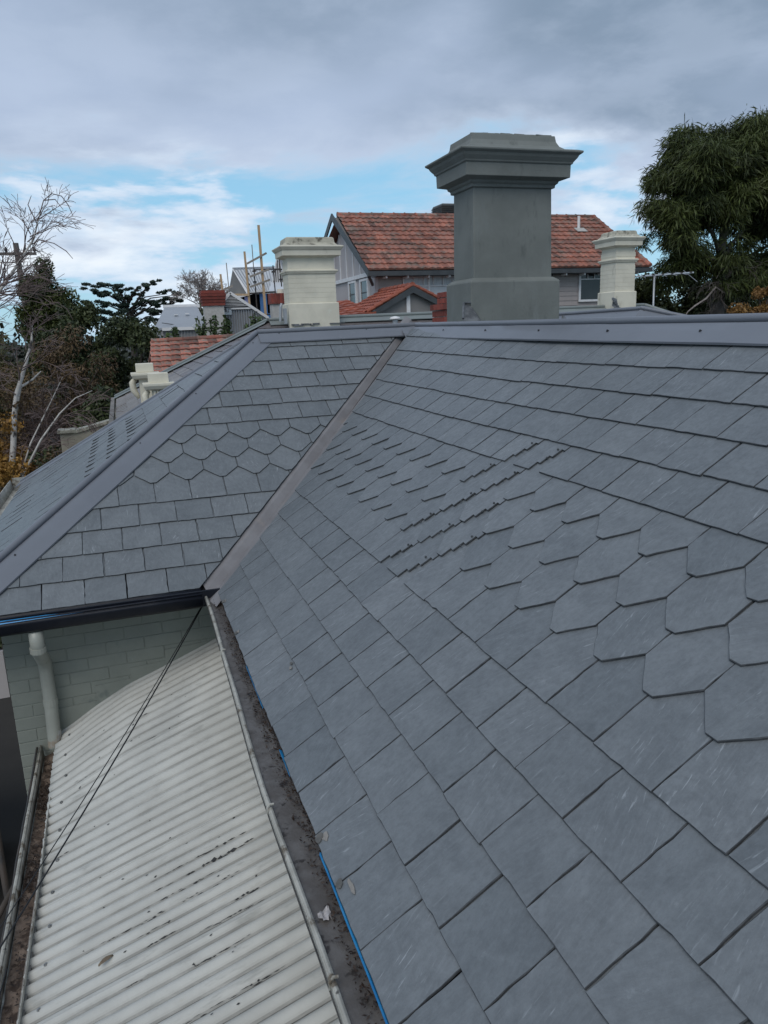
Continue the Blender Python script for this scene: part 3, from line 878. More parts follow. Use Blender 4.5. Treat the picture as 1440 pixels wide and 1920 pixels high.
def sheet(y0, y1, lift):
    nx = 22; xs = np.linspace(-1.072, .12, nx); ny = int(round((y1 - y0) / .076 * 12)) + 1; ys = np.linspace(y0, y1, ny)
    V = np.zeros((nx, ny, 3))
    for i, x in enumerate(xs):
        V[i, :, 0] = x + (rng.normal(0, .0018, ny) if i == 0 else 0); V[i, :, 1] = ys
        V[i, :, 2] = np.array([roof_z2(x, q) for q in ys]) - .008 + .0150 * (2 * np.abs(np.cos(np.pi * ys / .076)) ** .75 - 1) + lift + .004 * math.sin(x * 5) * np.sin(ys * 2.1)
    idx = np.arange(nx * ny).reshape(nx, ny)
    F = np.stack([idx[:-1, :-1], idx[1:, :-1], idx[1:, 1:], idx[:-1, 1:]], -1).reshape(-1, 4)
    ph = np.abs(np.cos(np.pi * (ys[:-1] + ys[1:]) * .5 / .076)); tt = np.tile(np.clip(1 - ph * 1.9, 0, 1), (nx - 1, 1)).reshape(-1)  # mask for the painted valley grime and shade, strongest in the grooves
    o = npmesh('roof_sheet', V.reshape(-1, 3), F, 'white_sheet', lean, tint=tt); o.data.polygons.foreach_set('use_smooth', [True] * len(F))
    so = o.modifiers.new('thick', 'SOLIDIFY'); so.thickness = .0012; so.offset = -1
    return o


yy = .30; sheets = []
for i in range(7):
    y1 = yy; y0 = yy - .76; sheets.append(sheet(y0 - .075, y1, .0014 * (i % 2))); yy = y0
for y in np.arange(.12, -4.0, -.228):
    yv = round((y + .038) / .076) * .076
    x = -.985 + random.uniform(-.01, .01); z = roof_z2(x, yv) - .008 + .0150
    mb = MB(); mb.tube([(x, yv, z - .002), (x, yv, z + .0025)], .0095, 9); mb.tube([(x, yv, z + .002), (x, yv, z + .008)], .005, 6)
    mb.build('roofing_screw', 'zinc', lean)
# bare dark patches where the paint has lifted: thin curled flakes along the ribs
def flakes():
    V, F, n0 = [], [], 0
    runs = [(-.24, -1.562, .30, .017), (-.22, -1.48, .23, .011), (-.52, -1.591, .08, .008), (-.54, -1.675, .06, .008), (-.56, -1.758, .11, .008), (-.54, -1.833, .11, .007), (-.18, -1.876, .14, .010), (-.24, -1.90, .26, .005),
            (-.94, -.979, .11, .006), (-.66, -2.031, .05, .006), (-.38, -1.62, .26, .006), (-.30, -1.72, .24, .007), (-.40, -1.50, .30, .004), (-.49, -1.64, .2, .004), (-.70, -1.70, .26, .004), (-.62, -1.98, .2, .003),
            (-.52, -.16, .06, .005), (-.49, -.40, .05, .010), (-.74, -.22, .07, .005), (-.90, -.42, .06, .005), (-.34, -2.12, .3, .005), (-.2, -2.3, .2, .006), (-.45, -2.35, .3, .004)]
    for x0, y0, ln, w_ in runs:
        yv = (round((y0 - .038) / .076)) * .076 + .038 + .006
        x = x0 - ln / 2
        while x < x0 + ln / 2:
            s = random.uniform(.012, .05)
            if random.random() < .85:
                e = 1 - abs(x - x0) / (ln / 2); ww = w_ * random.uniform(.15, .60) * (.35 + .65 * max(0, e))
                y = yv + random.gauss(0, .002)
                q = [(x, y), (x + s * .5, y - ww * random.uniform(.5, 1)), (x + s, y - ww * .2), (x + s * .6, y + ww * random.uniform(.3, 1))]
                b = len(V)
                V += [(a, c, roof_z2(a, c) - .008 + .0150 * (2 * abs(math.cos(math.pi * c / .076)) ** .75 - 1) + .0025) for a, c in q]; F.append((b, b + 1, b + 2, b + 3))
            x += s * random.uniform(.45, 1.25)
    for _ in range(110):
        a, c = random.uniform(-.95, -.1), random.uniform(-3.2, .0); s = random.uniform(.0015, .005); t = random.gauss(0, .5); b = len(V)
        q = [(a - s * 1.6, c), (a, c - s * .6), (a + s * 1.6, c + s * t), (a, c + s * .7)]
        V += [(x, y, roof_z2(x, y) - .008 + .0150 * (2 * abs(math.cos(math.pi * y / .076)) ** .75 - 1) + .003) for x, y in q]; F.append((b, b + 1, b + 2, b + 3))
    npmesh('paint_flakes', np.array(V), np.array(F), 'flake', lean, tint=rng.random(len(F)), kind='stuff')
flakes()
# its gutter on the low side
gs = [(-.085, .030), (-.083, -.085), (.0, -.092), (.016, -.070), (.020, -.004), (.028, .004), (.036, .0), (.037, -.012)]
gutter('gutter', gs, (-1.145, .29, -1.005), (-1.145, -6.2, -1.035), 'old_gutter', lean, label='cream gutter full of brown debris', seg=.25, wob=.001)
mb = MB(); vs, fs = [], []; k = 80
for i in range(k + 1):
    y = .26 - 4.6 * i / k
    for j in range(4): vs.append((-1.152 + .082 * j / 3, y, -1.066 - .022 * i / k + random.gauss(0, .006)))
for i in range(k):
    for j in range(3): fs.append((i * 4 + j, (i + 1) * 4 + j, (i + 1) * 4 + j + 1, i * 4 + j + 1))
mb.add(vs, fs); o = mb.build('gutter_mud', 'rust_mud', smooth=True); tag(o, 'rusty brown mud in the gutter of the corrugated roof', 'mud', kind='stuff')
def f2():
    y = random.choice([random.gauss(-.28, .10), random.gauss(-.95, .10), random.uniform(-3, .2), random.uniform(-3, .2)]); return (random.uniform(-1.145, -1.075), y, -1.055 - .005 * -y + random.uniform(0, .012))
litter('leaf_litter', 'dark brown leaves caught in the gutter of the corrugated roof', 900, f2, .008, 'dead_leaf')
MB().bb(-1.05, .1, -6.2, .28, GZ, -1.12).build('wall', 'taupe_dark', lean)
MB().bb(-1.075, -1.05, -6.2, .28, -1.20, -1.02).build('fascia', 'weather_timber', lean)
# the wire clipped along the outside of that gutter
mb = MB(); mb.tube([(-1.19, .25 - i * .16, -1.0 - .004 * i + random.gauss(0, .006)) for i in range(34)], .0075, 6)
tag(mb.build('conduit', 'steel_dark', smooth=True), 'grey conduit running along the outside of the low gutter', 'conduit')

# overhead cables crossing it
def cable(name, a, b, r, sag, label, grp='black cables over the corrugated roof'):
    a, b = Vector(a), Vector(b); mb = MB()
    mb.tube([a.lerp(b, t) - Vector((0, 0, sag * 4 * t * (1 - t))) for t in np.linspace(0, 1, 26)], r, 7)
    tag(mb.build(name, 'cable_black', smooth=True), label, 'cable', grp)
cable('cable', (-.055, .16, -.13), (-1.46, -2.22, -1.02), .0040, .05, 'thicker black cable, the nearer of the pair crossing the corrugated roof')
cable('cable', (-.056, .165, -.128), (-1.50, -2.16, -1.00), .0026, .052, 'thinner black cable, the farther of the pair crossing the corrugated roof')
cable('cable', (-1.14, -1.62, -1.00), (-1.20, -2.05, -1.02), .003, .02, 'short black wire hanging from the low gutter', None)
# a curled leaf and a scrap
mb = MB()
c = Vector((-.735, -1.842, roof_z2(-.735, -1.84) + .008)); vs = []
for i in range(6):
    t = i / 5; wd = .011 * math.sin(math.pi * (.08 + .84 * t)); p = c + Vector((-.028 + .056 * t, -.018 + .036 * t, .006 * math.sin(t * 3) + .004)); vs += [p + Vector((.5, -.8, 0)) * wd + Vector((0, 0, .006)), p, p + Vector((-.5, .8, 0)) * wd + Vector((0, 0, .008))]
mb.add(vs, [(i * 3 + j, i * 3 + j + 1, (i + 1) * 3 + j + 1, (i + 1) * 3 + j) for i in range(5) for j in range(2)])
pm('tan_leaf', (.22, .17, .115), (.15, .115, .08), 30, .7)
o = mb.build('fallen_leaf', 'tan_leaf', smooth=True); tag(o, 'curled tan leaf lying on the corrugated roof', 'leaf'); so = o.modifiers.new('thick', 'SOLIDIFY'); so.thickness = .0008
mb = MB(); c = Vector((-.045, -2.885, -.058)); n = 5; vs = []
for i in range(n):
    for j in range(n): vs.append(c + Vector(((i - 2) * .009 + random.gauss(0, .002), (j - 2) * .010 + random.gauss(0, .002), .010 + random.gauss(0, .005))))
mb.add(vs, [(i * n + j, (i + 1) * n + j, (i + 1) * n + j + 1, i * n + j + 1) for i in range(n - 1) for j in range(n - 1) if (i, j) not in ((0, 0), (3, 0), (0, 3))])
pm('pale_scrap', (.48, .45, .44), (.30, .28, .27), 40, .6)
o = mb.build('crumpled_scrap', 'pale_scrap'); tag(o, 'crumpled pale scrap lying in the sludge of the old gutter', 'scrap'); so = o.modifiers.new('thick', 'SOLIDIFY'); so.thickness = .001
# things in the dark side yard
yd = thing('neighbour_outbuilding', 'low outbuilding, its wall coloured near-black for shade, with a pale panel beyond the green wall corner', 'outbuilding', (-2.9, 2.5, GZ))
MB().bb(-4.4, -2.2, 2.2, 3.4, GZ, -1.55).build('wall', 'rubble_shade_dark', yd)
MB().bb(-2.6, -1.60, 1.95, 2.00, -1.36, -.95).build('panel', 'taupe_sheet', yd)
MB().bb(-2.6, -1.60, 1.90, 1.98, -.80, -.72).build('rail', 'weather_timber', yd)
MB().bb(-2.6, -1.60, 1.90, 1.98, -.66, -.60).build('rail', 'weather_timber', yd)
mb = MB(); mb.tube([(-1.52, .35, -1.25), (-1.54, .34, GZ)], .022, 10)
tag(mb.build('waste_pipe', 'steel_dark', smooth=True), 'dark upright waste pipe in the shaded side yard', 'pipe')
mb = MB(); mb.tube([(-1.75, -1.2, GZ), (-1.62, -1.0, -2.6), (-1.55, -.9, -2.0), (-1.42, -.8, -1.5), (-1.22, -.75, -1.2)], [.03, .028, .025, .02, .012], 8)
tag(mb.build('climber_stem', 'bark_dark', smooth=True), 'dark curving climber stem rising from the side yard', 'plant')

# ================================================================== NEXT-DOOR HOUSE
nd = thing('next_door_house', 'neighbouring house with an old brown slate roof and two cream rendered chimneys', 'house', (5, 8, GZ))
ZR = 1.735; PIT = .50; HD = 2.5
capping('ridge_capping', (1.95, 8.0, ZR - .02), (9.2, 8.0, ZR + .03), (0, -.447, .894), (0, .447, .894), .135, .028, 'capping_sage', nd, label='sage green ridge cover', gap=.045)
capping('hip_capping', (1.95, 8.0, ZR - .02), (1.95 - HD, 8 + HD, ZR - .02 - HD * PIT), (-.447, 0, .894), (0, .447, .894), .12, .028, 'capping_sage', nd, gap=.05, lift=.034)
ps = 1 / math.hypot(1, PIT); ZE = ZR - .02 - HD * PIT
PN = Plane((1.95 - HD, 8, ZE), (0, -1, 0), (ps, 0, PIT * ps)); PF = Plane((0, 8 - HD, ZE), (1, 0, 0), (0, ps, PIT * ps))
mb = MB(); mb.prism([PN.p(-HD, 0, -.02), PN.p(HD, 0, -.02), PN.p(0, HD / ps, -.02)], PN.n * -.03); sl_n = mb.build('roof_slope', 'underlay', nd)
mb = MB(); mb.prism([PF.p(1.95 - HD, 0, -.02), PF.p(11.7, 0, -.02), PF.p(9.2, HD / ps, -.02), PF.p(1.95, HD / ps, -.02)], PF.n * -.03); sl_f = mb.build('roof_slope', 'underlay', nd)
mb = MB(); mb.prism([(1.95, 8, ZR - .04), (9.2, 8, ZR - .04), (9.2 + HD, 8 + HD, ZE), (1.95 - HD, 8 + HD, ZE)], (0, 0, -.03)); mb.build('roof_slope', 'old_slate', nd)
mb = MB(); mb.prism([(9.2, 8, ZR - .02), (9.2 + HD, 8 - HD, ZE), (9.2 + HD, 8 + HD, ZE)], (0, 0, -.03)); mb.build('roof_slope', 'old_slate', nd)
MB().bb(2.15 - HD, 9 + HD, 8.2 - HD, 7.8 + HD, GZ, ZE - .02).build('wall', 'cream_render', nd)
capping('hip_capping', (9.2, 8.0, ZR + .03), (9.2 + HD, 8 - HD, ZE), (0, -.447, .894), (.447, 0, .894), .16, .03, 'capping_sage', nd, gap=.045)
restn = MB()
def emit_n(k, a, b0, poly, sp):
    big = a < 1.6
    mb = MB() if big else restn
    slate_geo(mb, PN, poly, b0, t=.007, jit=.003, length=.40, tint=min(1, max(0, random.gauss(.5, .28))), tilt=random.gauss(0, .012), a_mid=a)
    if big: mb.build('slate', 'weathered_slate' if (b0 < 1.1 + random.gauss(0, .12)) else 'old_slate', sl_n)
slate_rows(PN, range(1, 16), .0, .15, -HD - .1, HD + .1, 2.78, [lambda p: (HD - p[0]) - p[1] * ps, lambda p: (HD + p[0]) - p[1] * ps], emit_n, w=.28, g=.185)
if restn.v: restn.build('slate', 'old_slate', sl_n, kind='stuff')
restf = MB()
def emit_f(k, a, b0, poly, sp):
    big = k >= 13
    mb = MB() if big else restf
    slate_geo(mb, PF, poly, b0, t=.007, jit=.003, length=.40, tint=min(1, max(0, random.gauss(.5, .28))), tilt=random.gauss(0, .012), a_mid=a)
    if big: mb.build('slate', 'old_slate', sl_f)
slate_rows(PF, range(7, 16), .0, .15, -1.2, 11, 2.78, [lambda p: p[0] - (p[1] * ps + 1.95 - HD), lambda p: 9.2 + HD - p[1] * ps - p[0]], emit_f, w=.28, g=.185)
restf.build('slate', 'old_slate', sl_f, kind='stuff')
MB().bb(1.86 - HD, 1.92 - HD, 5.6, 8.1 + HD, ZE - .07, ZE + .02).build('gutter', 'weather_timber', nd)
MB().bb(1.90 - HD, 1.97 - HD, 10.0, 10.08, GZ, ZE - .05).build('downpipe', 'old_gutter', nd)


def cream_chimney(x0, x1, y0, y1, zb, zp, zm, zc, zt, label, wide):
    s = wide
    c = MB().sweep_rect(x0, x1, y0, y1, [(0, zb), (-.004, zm - .04), (-.010, zc)]).build('chimney', 'cream_render', nd, bevel=.006, label=label)
    MB().sweep_rect(x0, x1, y0, y1, [(.032 * s, zb), (.030 * s, zp - .012), (.003, zp)]).build('plinth', 'cream_render', c, bevel=.006)
    MB().sweep_rect(x0, x1, y0, y1, [(-.006, zm - .055), (.022, zm - .045), (.026, zm - .025), (.040, zm - .018), (.042, zm + .002), (-.006, zm + .016)]).build('string_course', 'cream_render', c, bevel=.003)
    MB().sweep_rect(x0, x1, y0, y1, [(-.008, zc - .005), (.012, zc), (.030, zc + .015), (.085 * s, zc + .022), (.088 * s, zc + .105), (.100 * s, zc + .110), (.128 * s, zc + .150), (.130 * s, zc + .165), (.09, zc + .178)]).build('cornice', 'cream_render', c, bevel=.004)
    mb = MB().sweep_rect(x0, x1, y0, y1, [(.10 * s, zc + .170), (.050, zc + .185), (.012, zc + .225), (.002, zt - .015), (-.02, zt), (-.08, zt)])
    mb.build('cap', 'cream_worn', c, bevel=.006)
    # painted brick joints on the shaft, one shallow course line in relief each
    z = zp + .04; n = 0
    m2 = MB()
    while z < zc - .06:
        if abs(z - zm) > .07: m2.sweep_rect(x0, x1, y0, y1, [(-.008, z - .036), (-.0005, z - .034), (-.0005, z + .034), (-.008, z + .036)])
        z += .0755
    m2.build('brick_courses', 'cream_render', c, kind='stuff')
    return c


cc1 = cream_chimney(2.27, 3.05, 7.80, 8.22, .8, 2.00, 2.50, 2.70, 3.01, 'broad cream chimney, the left one of the pair', 1.0)
cc2 = cream_chimney(8.34, 8.76, 7.72, 8.20, .8, 2.06, 2.62, 2.83, 3.12, 'narrower cream chimney, the right one of the pair', .95)
# chipped foot and lead bits
mb = MB()
for i in range(9): mb.box((random.uniform(2.26, 3.1), 7.755, ZR - .075 + random.uniform(-.01, .012)), (random.uniform(.05, .14), .03, random.uniform(.008, .02)), rz=random.uniform(-.1, .1))
mb.build('lead_flashing', 'lead', cc1)
mb = MB()
mb.add([(8.24, 7.66, 1.80), (8.36, 7.62, 1.72), (8.34, 7.66, 1.92), (8.27, 7.67, 1.95)], [(0, 1, 2, 3)])
for i in range(7): mb.box((8.24 + i * .03, 7.64, 1.92 - i * .035), (.035, .02, .05), rz=.3)
mb.build('lead_flashing', 'lead', cc2)
mb = MB(); mb.tube([(2.10, 7.8, 1.72), (2.12, 7.8, 1.95), (2.14, 7.80, 2.0)], .022, 8); mb.bb(2.15, 2.20, 7.74, 7.80, 1.68, 1.92); mb.build('overflow_pipe', 'galv', nd)
# roof vent with a white hood
v = MB().tube([(3.93, 7.45, 1.40), (3.93, 7.45, 1.695)], .045, 14).build('roof_vent', 'galv', nd, smooth=False)
MB().tube([(3.93, 7.45, 1.690), (3.93, 7.45, 1.70), (3.93, 7.45, 1.725), (3.93, 7.45, 1.74)], [.088, .095, .07, .01], 16).build('hood', 'white_paint', v, smooth=True)

# --- TV antenna standing on its right hip
an = thing('tv_antenna', 'roof television antenna with a long boom in front of the dark hedge', 'antenna', (10.57, 9.5, .7))
MB().tube([(10.58, 9.5, .6), (10.57, 9.5, 2.47)], .020, 8).build('mast', 'galv', an, smooth=True)
MB().tube([(9.95, 9.5, 2.415), (11.58, 9.5, 2.485)], .018, 6).build('boom', 'silver', an)
for i, x in enumerate(np.linspace(10.05, 11.5, 7)):
    ln = .26 + .05 * i; dx = .16 + .02 * i
    z = 2.415 + (x - 9.95) * .043
    MB().tube([(x - dx, 9.5 - ln, z - .06 - (.16 if i == 6 else .0)), (x + dx, 9.5 + ln, z + .06 + (.03 if i == 6 else 0))], .006, 5).build('element', 'galv', an)
    MB().box((x, 9.5, z + .012), (.05, .05, .03)).build('insulator', 'steel_dark', an)

# --- brick stub of a chimney just left of the grey one
bs = thing('brick_chimney', 'small red brick chimney stub left of the large grey chimney', 'chimney', (3.85, 5.2, .6))
def bricks(parent, x0, x1, y0, y1, z0, courses, matb, bl=.22, bh=.076, j=.010, proud=0.):
    for k in range(courses):
        z = z0 + k * (bh + j); off = 0 if k % 2 == 0 else bl / 2
        for yside in (0, 1):
            x = x0 - off
            while x < x1 - .01:
                a, b = max(x, x0), min(x + bl, x1)
                if b - a > .03:
                    mb = MB(); q = random.gauss(0, .003)
                    if yside == 0: mb.bb(a, b, y0 + q - proud, y0 + .1, z, z + bh)
                    else: mb.bb(a, b, y1 - .1, y1 + q + proud, z, z + bh)
                    mb.build('brick', matb, parent)
                x += bl + j
        for xs in (x0 - proud, x1 - .1 + proud):
            if y1 - y0 > .34:
                mb = MB(); mb.bb(xs, xs + .1, y0 + .11, y1 - .11, z + .001, z + bh - .001); mb.build('brick', matb, parent)
MB().bb(3.80, 4.21, 5.02, 5.48, .5, 1.745).build('core', 'mortar', bs)
bricks(bs, 3.785, 4.225, 5.0, 5.5, 1.42, 4, 'brick')
bricks(bs, 3.765, 4.245, 4.975, 5.525, 1.765, 1, 'brick')
MB().bb(3.86, 4.15, 5.09, 5.43, 1.80, 1.99).build('core', 'mortar', bs)
bricks(bs, 3.84, 4.17, 5.07, 5.45, 1.852, 2, 'brick', bl=.21, bh=.068)

# ================================================================== RED-TILED HOUSE behind
rh = thing('red_tiled_house', 'two-storey taupe weatherboard house with a mottled red tile roof and a gable', 'house', (12.5, 23, GZ))
EX0, EX1, EY, EZ = 7.40, 18.15, 19.55, 3.40          # eave
RX0, RX1, RY, RZ = 7.62, 18.42, 23.6, 5.64           # ridge


def tile_slope(name, parent, q00, q10, q01, q11, rows, tw, mat, lip=.035, amp=.03, per=4, right_clip=None):
    """courses of moulded tiles: q00-q10 eave, q01-q11 ridge; every course steps over the one below"""
    q00, q10, q01, q11 = map(Vector, (q00, q10, q01, q11)); mb = MB()
    n = (q10 - q00).cross(q01 - q00).normalized()
    for r in range(rows):
        t0, t1 = r / rows, (r + 1.12) / rows
        a0, a1 = q00.lerp(q01, t0), q10.lerp(q11, t0); b0, b1 = q00.lerp(q01, t1), q10.lerp(q11, t1)
        cols = int((a1 - a0).length / tw); m_ = cols * per
        ea = (a1 - a0).normalized(); lenA = (a1 - a0).length
        lo, hi, lip_ = [], [], []
        tints = [min(1, max(0, random.gauss(.5, .25))) for _ in range(cols + 1)]
        for i in range(m_ + 1):
            ph = (i % per) / per; h = amp * (math.sin(ph * 2 * math.pi) * .5 + .5) + random.gauss(0, .003)
            s = i / m_
            jx = ea * (.02 * math.sin(r * 2.1))
            p = a0.lerp(a1, s); q = b0.lerp(b1, s)
            lo.append(p + n * (h + lip + .01) + jx); hi.append(q + n * (h * .8 + .004)); lip_.append(p + n * (-.01) + jx)
        vs = lo + hi + lip_; k = m_ + 1
        for i in range(m_):
            b = len(mb.v); tt = tints[i // per]
            mb.add([lo[i], lo[i + 1], hi[i + 1], hi[i], lip_[i], lip_[i + 1]], [(0, 1, 2, 3), (4, 5, 1, 0)], tt)
    return mb.build(name, mat, parent, kind='stuff')


mb = MB(); mb.prism([(EX0 + .02, EY, EZ - .05), (EX1, EY, EZ - .05), (RX1, RY, RZ - .05), (RX0 + .02, RY, RZ - .05)], (0, 0, -.04)); rs = mb.build('roof_slope', 'charcoal_paint', rh)
mb = MB(); mb.prism([(RX0, RY, RZ - .05), (RX1, RY, RZ - .05), (18.5, 27.6, EZ), (EX0, 27.6, EZ)], (0, 0, -.04)); mb.build('roof_slope', 'red_tile', rh)
tile_slope('roof_tiles', rs, (EX0, EY, EZ), (18.15, EY, EZ), (RX0, RY, RZ), (RX1 + .0, RY, RZ), 12, .235, 'red_tile')
def ridge_tiles(parent, a, b, n, r, mat, up=(0, 0, 1)):
    a, b = Vector(a), Vector(b); d = (b - a) / n
    for i in range(n):
        p, q = a + d * i, a + d * (i + 1.06)
        mb = MB(); mb.tube([p, p + d * .12, p + d * .13, q], [r * 1.18, r * 1.18, r, r * .96], 8); mb.build('ridge_tile', mat, parent)
ridge_tiles(rs, (RX0, RY, RZ + .0), (RX1, RY, RZ + .02), 25, .085, 'pink_tile')
ridge_tiles(rs, (RX1, RY, RZ + .02), (18.15, EY, EZ + .05), 12, .085, 'pink_tile')
# gutter, eave, brackets
MB().bb(EX0 - .02, 18.20, EY - .10, EY + .04, EZ - .19, EZ - .045).build('gutter', 'charcoal_paint', rh)
MB().bb(EX0 + .3, 18.10, EY + .04, EY + .5, EZ - .20, EZ - .17).build('soffit', 'charcoal_paint', rh)
for i in range(14): MB().bb(8.0 + i * .74, 8.05 + i * .74, EY - .02, EY + .30, EZ - .26, EZ - .19).build('rafter_end', 'white_paint', rh)
MB().bb(7.80, 17.75, 20.02, 27.0, GZ, EZ - .16).build('wall', 'taupe_board', rh)
# weatherboards between the windows
for i in range(10):
    z = 3.12 - i * .165
    for x0, x1 in ((7.86, 8.73), (14.0, 15.44), (16.50, 17.77)):
        mb = MB(); mb.prism([(x0, 19.985, z - .165), (x0, 20.02, z - .165), (x0, 20.02, z), (x0, 20.005, z)], (x1 - x0, 0, 0)); mb.build('weatherboard', 'taupe_board', rh)
MB().bb(7.795, 7.88, 19.97, 20.02, 1.2, 3.23).build('corner_board', 'taupe_sheet', rh)


def window_y(x0, x1, z0, z1, y, cols, zt, parent, lower='dark_glass', upper='dark_glass', fw=.075, sill=True, mull=None):
    fr = MB(); fr.bb(x0, x0 + fw, y - .05, y + .02, z0, z1); fr.bb(x1 - fw, x1, y - .05, y + .02, z0, z1); fr.bb(x0 + fw, x1 - fw, y - .05, y + .02, z1 - fw, z1); fr.bb(x0 + fw, x1 - fw, y - .055, y + .02, z0, z0 + fw)
    fr.bb(x0 + fw, x1 - fw, y - .042, y + .01, zt - .018, zt + .018)
    w = fr.build('window', 'white_paint', parent)
    nb = MB()
    for i in range(1, cols): 
        xx = x0 + fw + (x1 - x0 - 2 * fw) * i / cols; nb.bb(xx - .013, xx + .013, y - .04, y + .005, zt + .018, z1 - fw)
    for xx in (mull or ()): nb.bb(xx - .03, xx + .03, y - .048, y + .012, z0 + fw, z1 - fw + .001)
    if nb.v: nb.build('glazing_bar', 'white_paint', w)
    MB().bb(x0 + fw, x1 - fw, y + .006, y + .015, z0 + fw, zt - .018).build('pane', lower, w)
    MB().bb(x0 + fw, x1 - fw, y + .006, y + .015, zt + .018, z1 - fw).build('pane', upper, w)
    return w


window_y(15.46, 16.47, 2.24, 3.36, 19.99, 3, 3.02, rh)
window_y(8.74, 12.0, 1.9, 3.22, 19.99, 9, 2.90, rh, 'white_blind', 'curtain', fw=.035, mull=(9.67, 10.62))
MB().bb(14.28, 14.36, 19.90, 19.98, 2.6, 3.2).build('downpipe', 'charcoal_paint', rh)
# gable wall on the left side: face at x = 7.8 seen obliquely
def gy(y): return EZ - .16 + (1 - abs(y - RY) / (RY - EY)) * (RZ - EZ) - .12
mb = MB(); mb.prism([(7.84, 20.02, 3.0), (7.84, RY * 2 - 20.02, 3.0), (7.84, RY * 2 - 20.02, gy(20.02)), (7.84, RY, gy(RY)), (7.84, 20.02, gy(20.02))], (.06, 0, 0)); gab = mb.build('gable_wall', 'taupe_sheet', rh)
MB().bb(7.775, 7.835, 20.02, 27.0, GZ, 3.27).build('wall', 'taupe_sheet', rh)
MB().bb(7.70, 7.775, 19.99, 27.0, 3.27, 3.40).build('string_board', 'white_paint', rh)
for i, y in enumerate(np.arange(20.9, 26.6, .83)): MB().bb(7.815, 7.84, y - .035, y + .035, 3.40, gy(y)).build('batten', 'white_paint', rh)
def barge(y0, z0, y1, z1):
    mb = MB(); mb.prism([(EX0 + .0, y0, z0), (EX0 + .0, y1, z1), (EX0, y1, z1 - .24), (EX0, y0, z0 - .24)], (.05, 0, 0)); mb.build('barge_board', 'charcoal_paint', rh)
barge(EY, EZ + .02, RY, RZ + .04); barge(27.65, EZ + .02, RY, RZ + .04)
mb = MB(); mb.prism([(EX0 + .05, EY, EZ - .10), (EX0 + .05, RY, RZ - .10), (7.84, RY, RZ - .10), (7.84, EY, EZ - .10)], (0, 0, -.03)); mb.build('soffit', 'taupe_dark', rh)
mb = MB(); mb.prism([(17.72, 20.02, 3.0), (17.72, RY * 2 - 20.02, 3.0), (17.72, RY * 2 - 20.02, gy(20.02)), (17.72, RY, gy(RY)), (17.72, 20.02, gy(20.02))], (.06, 0, 0)); mb.build('gable_wall', 'taupe_sheet', rh)
def window_x(y0, y1, z0, z1, x, parent):
    fr = MB(); f = .07
    fr.bb(x - .05, x + .02, y0, y0 + f * 1.6, z0, z1); fr.bb(x - .05, x + .02, y1 - f * 1.6, y1, z0, z1); fr.bb(x - .05, x + .02, y0 + f * 1.6, y1 - f * 1.6, z1 - f, z1); fr.bb(x - .055, x + .02, y0 + f * 1.6, y1 - f * 1.6, z0, z0 + f)
    w = fr.build('window', 'white_paint', parent); zm = (z0 + z1) / 2
    MB().bb(x - .02, x - .01, y0 + f * 1.6, y1 - f * 1.6, z0 + f, zm - .02).build('pane', 'dark_glass', w)
    MB().bb(x - .02, x - .01, y0 + f * 1.6, y1 - f * 1.6, zm + .02, z1 - f).build('pane', 'dark_glass', w)
    MB().bb(x - .03, x + .0, y0 + f * 1.6, y1 - f * 1.6, zm - .02, zm + .02).build('meeting_rail', 'charcoal_paint', w)
window_x(22.0, 22.95, 2.33, 3.25, 7.765, rh); window_x(20.62, 21.55, 2.33, 3.23, 7.765, rh)
MB().tube([(7.45, 19.6, 3.2), (7.62, 19.85, 3.02), (7.66, 19.9, 2.95)], .05, 8).build('downpipe', 'charcoal_paint', rh)
# vent pipe and flashing on the roof, cooler on the far side
vp = MB().tube([(17.0, 22.45, 4.85), (17.0, 22.45, 5.52)], .055, 8).build('vent_pipe', 'white_paint', rh)
fl = MB(); fl.box((17.0, 22.30, 5.0), (.44, .34, .02), mat3=Matrix.Rotation(math.atan2(RZ - EZ, RY - EY), 3, 'X')); fl.build('flashing', 'roughcast', vp)
co = thing('rooftop_cooler', 'dark louvred evaporative cooler showing behind the red tile ridge', 'cooler', (12.4, 24.6, 5.1))
MB().bb(11.98, 13.3, 24.1, 25.1, 5.0, 6.13).build('cabinet', 'charcoal_paint', co)
for i in range(12): MB().bb(11.95, 13.33, 24.06, 25.14, 5.28 + i * .07, 5.31 + i * .07).build('louvre', 'steel_dark', co)
MB().bb(12.0, 13.28, 24.12, 25.08, 6.13, 6.17).build('lid', 'taupe_dark', co)

# front porch gable with bright tiles, lower and nearer
pg = thing('porch_gable', 'small front gable with bright orange-red tiles and dark barge boards', 'porch', (7.9, 18, GZ))
def tri_slope(name, q00, q10, q01, q11, rows, tw):
    return tile_slope(name, psl, q00, q10, q01, q11, rows, tw, 'bright_tile', amp=.025, lip=.025)
AX, AZ, AY = 7.93, 2.74, 17.0
mb = MB(); mb.prism([(AX, AY, AZ - .03), (9.2, AY, 2.12), (9.2, 20, 2.12), (AX, 20, AZ - .03)], (0, 0, -.03)); psl = mb.build('roof_slope', 'charcoal_paint', pg)
mb = MB(); mb.prism([(AX, AY, AZ - .03), (6.5, AY, 2.02), (6.5, 20, 2.02), (AX, 20, AZ - .03)], (0, 0, -.03)); mb.build('roof_slope', 'charcoal_paint', pg)
tri_slope('roof_tiles', (9.2, AY, 2.14), (9.2, 20, 2.14), (AX, AY, AZ), (AX, 20, AZ), 6, .24)
tri_slope('roof_tiles', (6.45, 20, 2.02), (6.45, AY, 2.02), (AX, 20, AZ), (AX, AY, AZ), 7, .24)
tri_slope('roof_tiles', (5.6, AY - .1, 1.93), (6.75, AY - .1, 2.0), (5.6, 19.9, 2.30), (6.75, 19.9, 2.5), 7, .24)
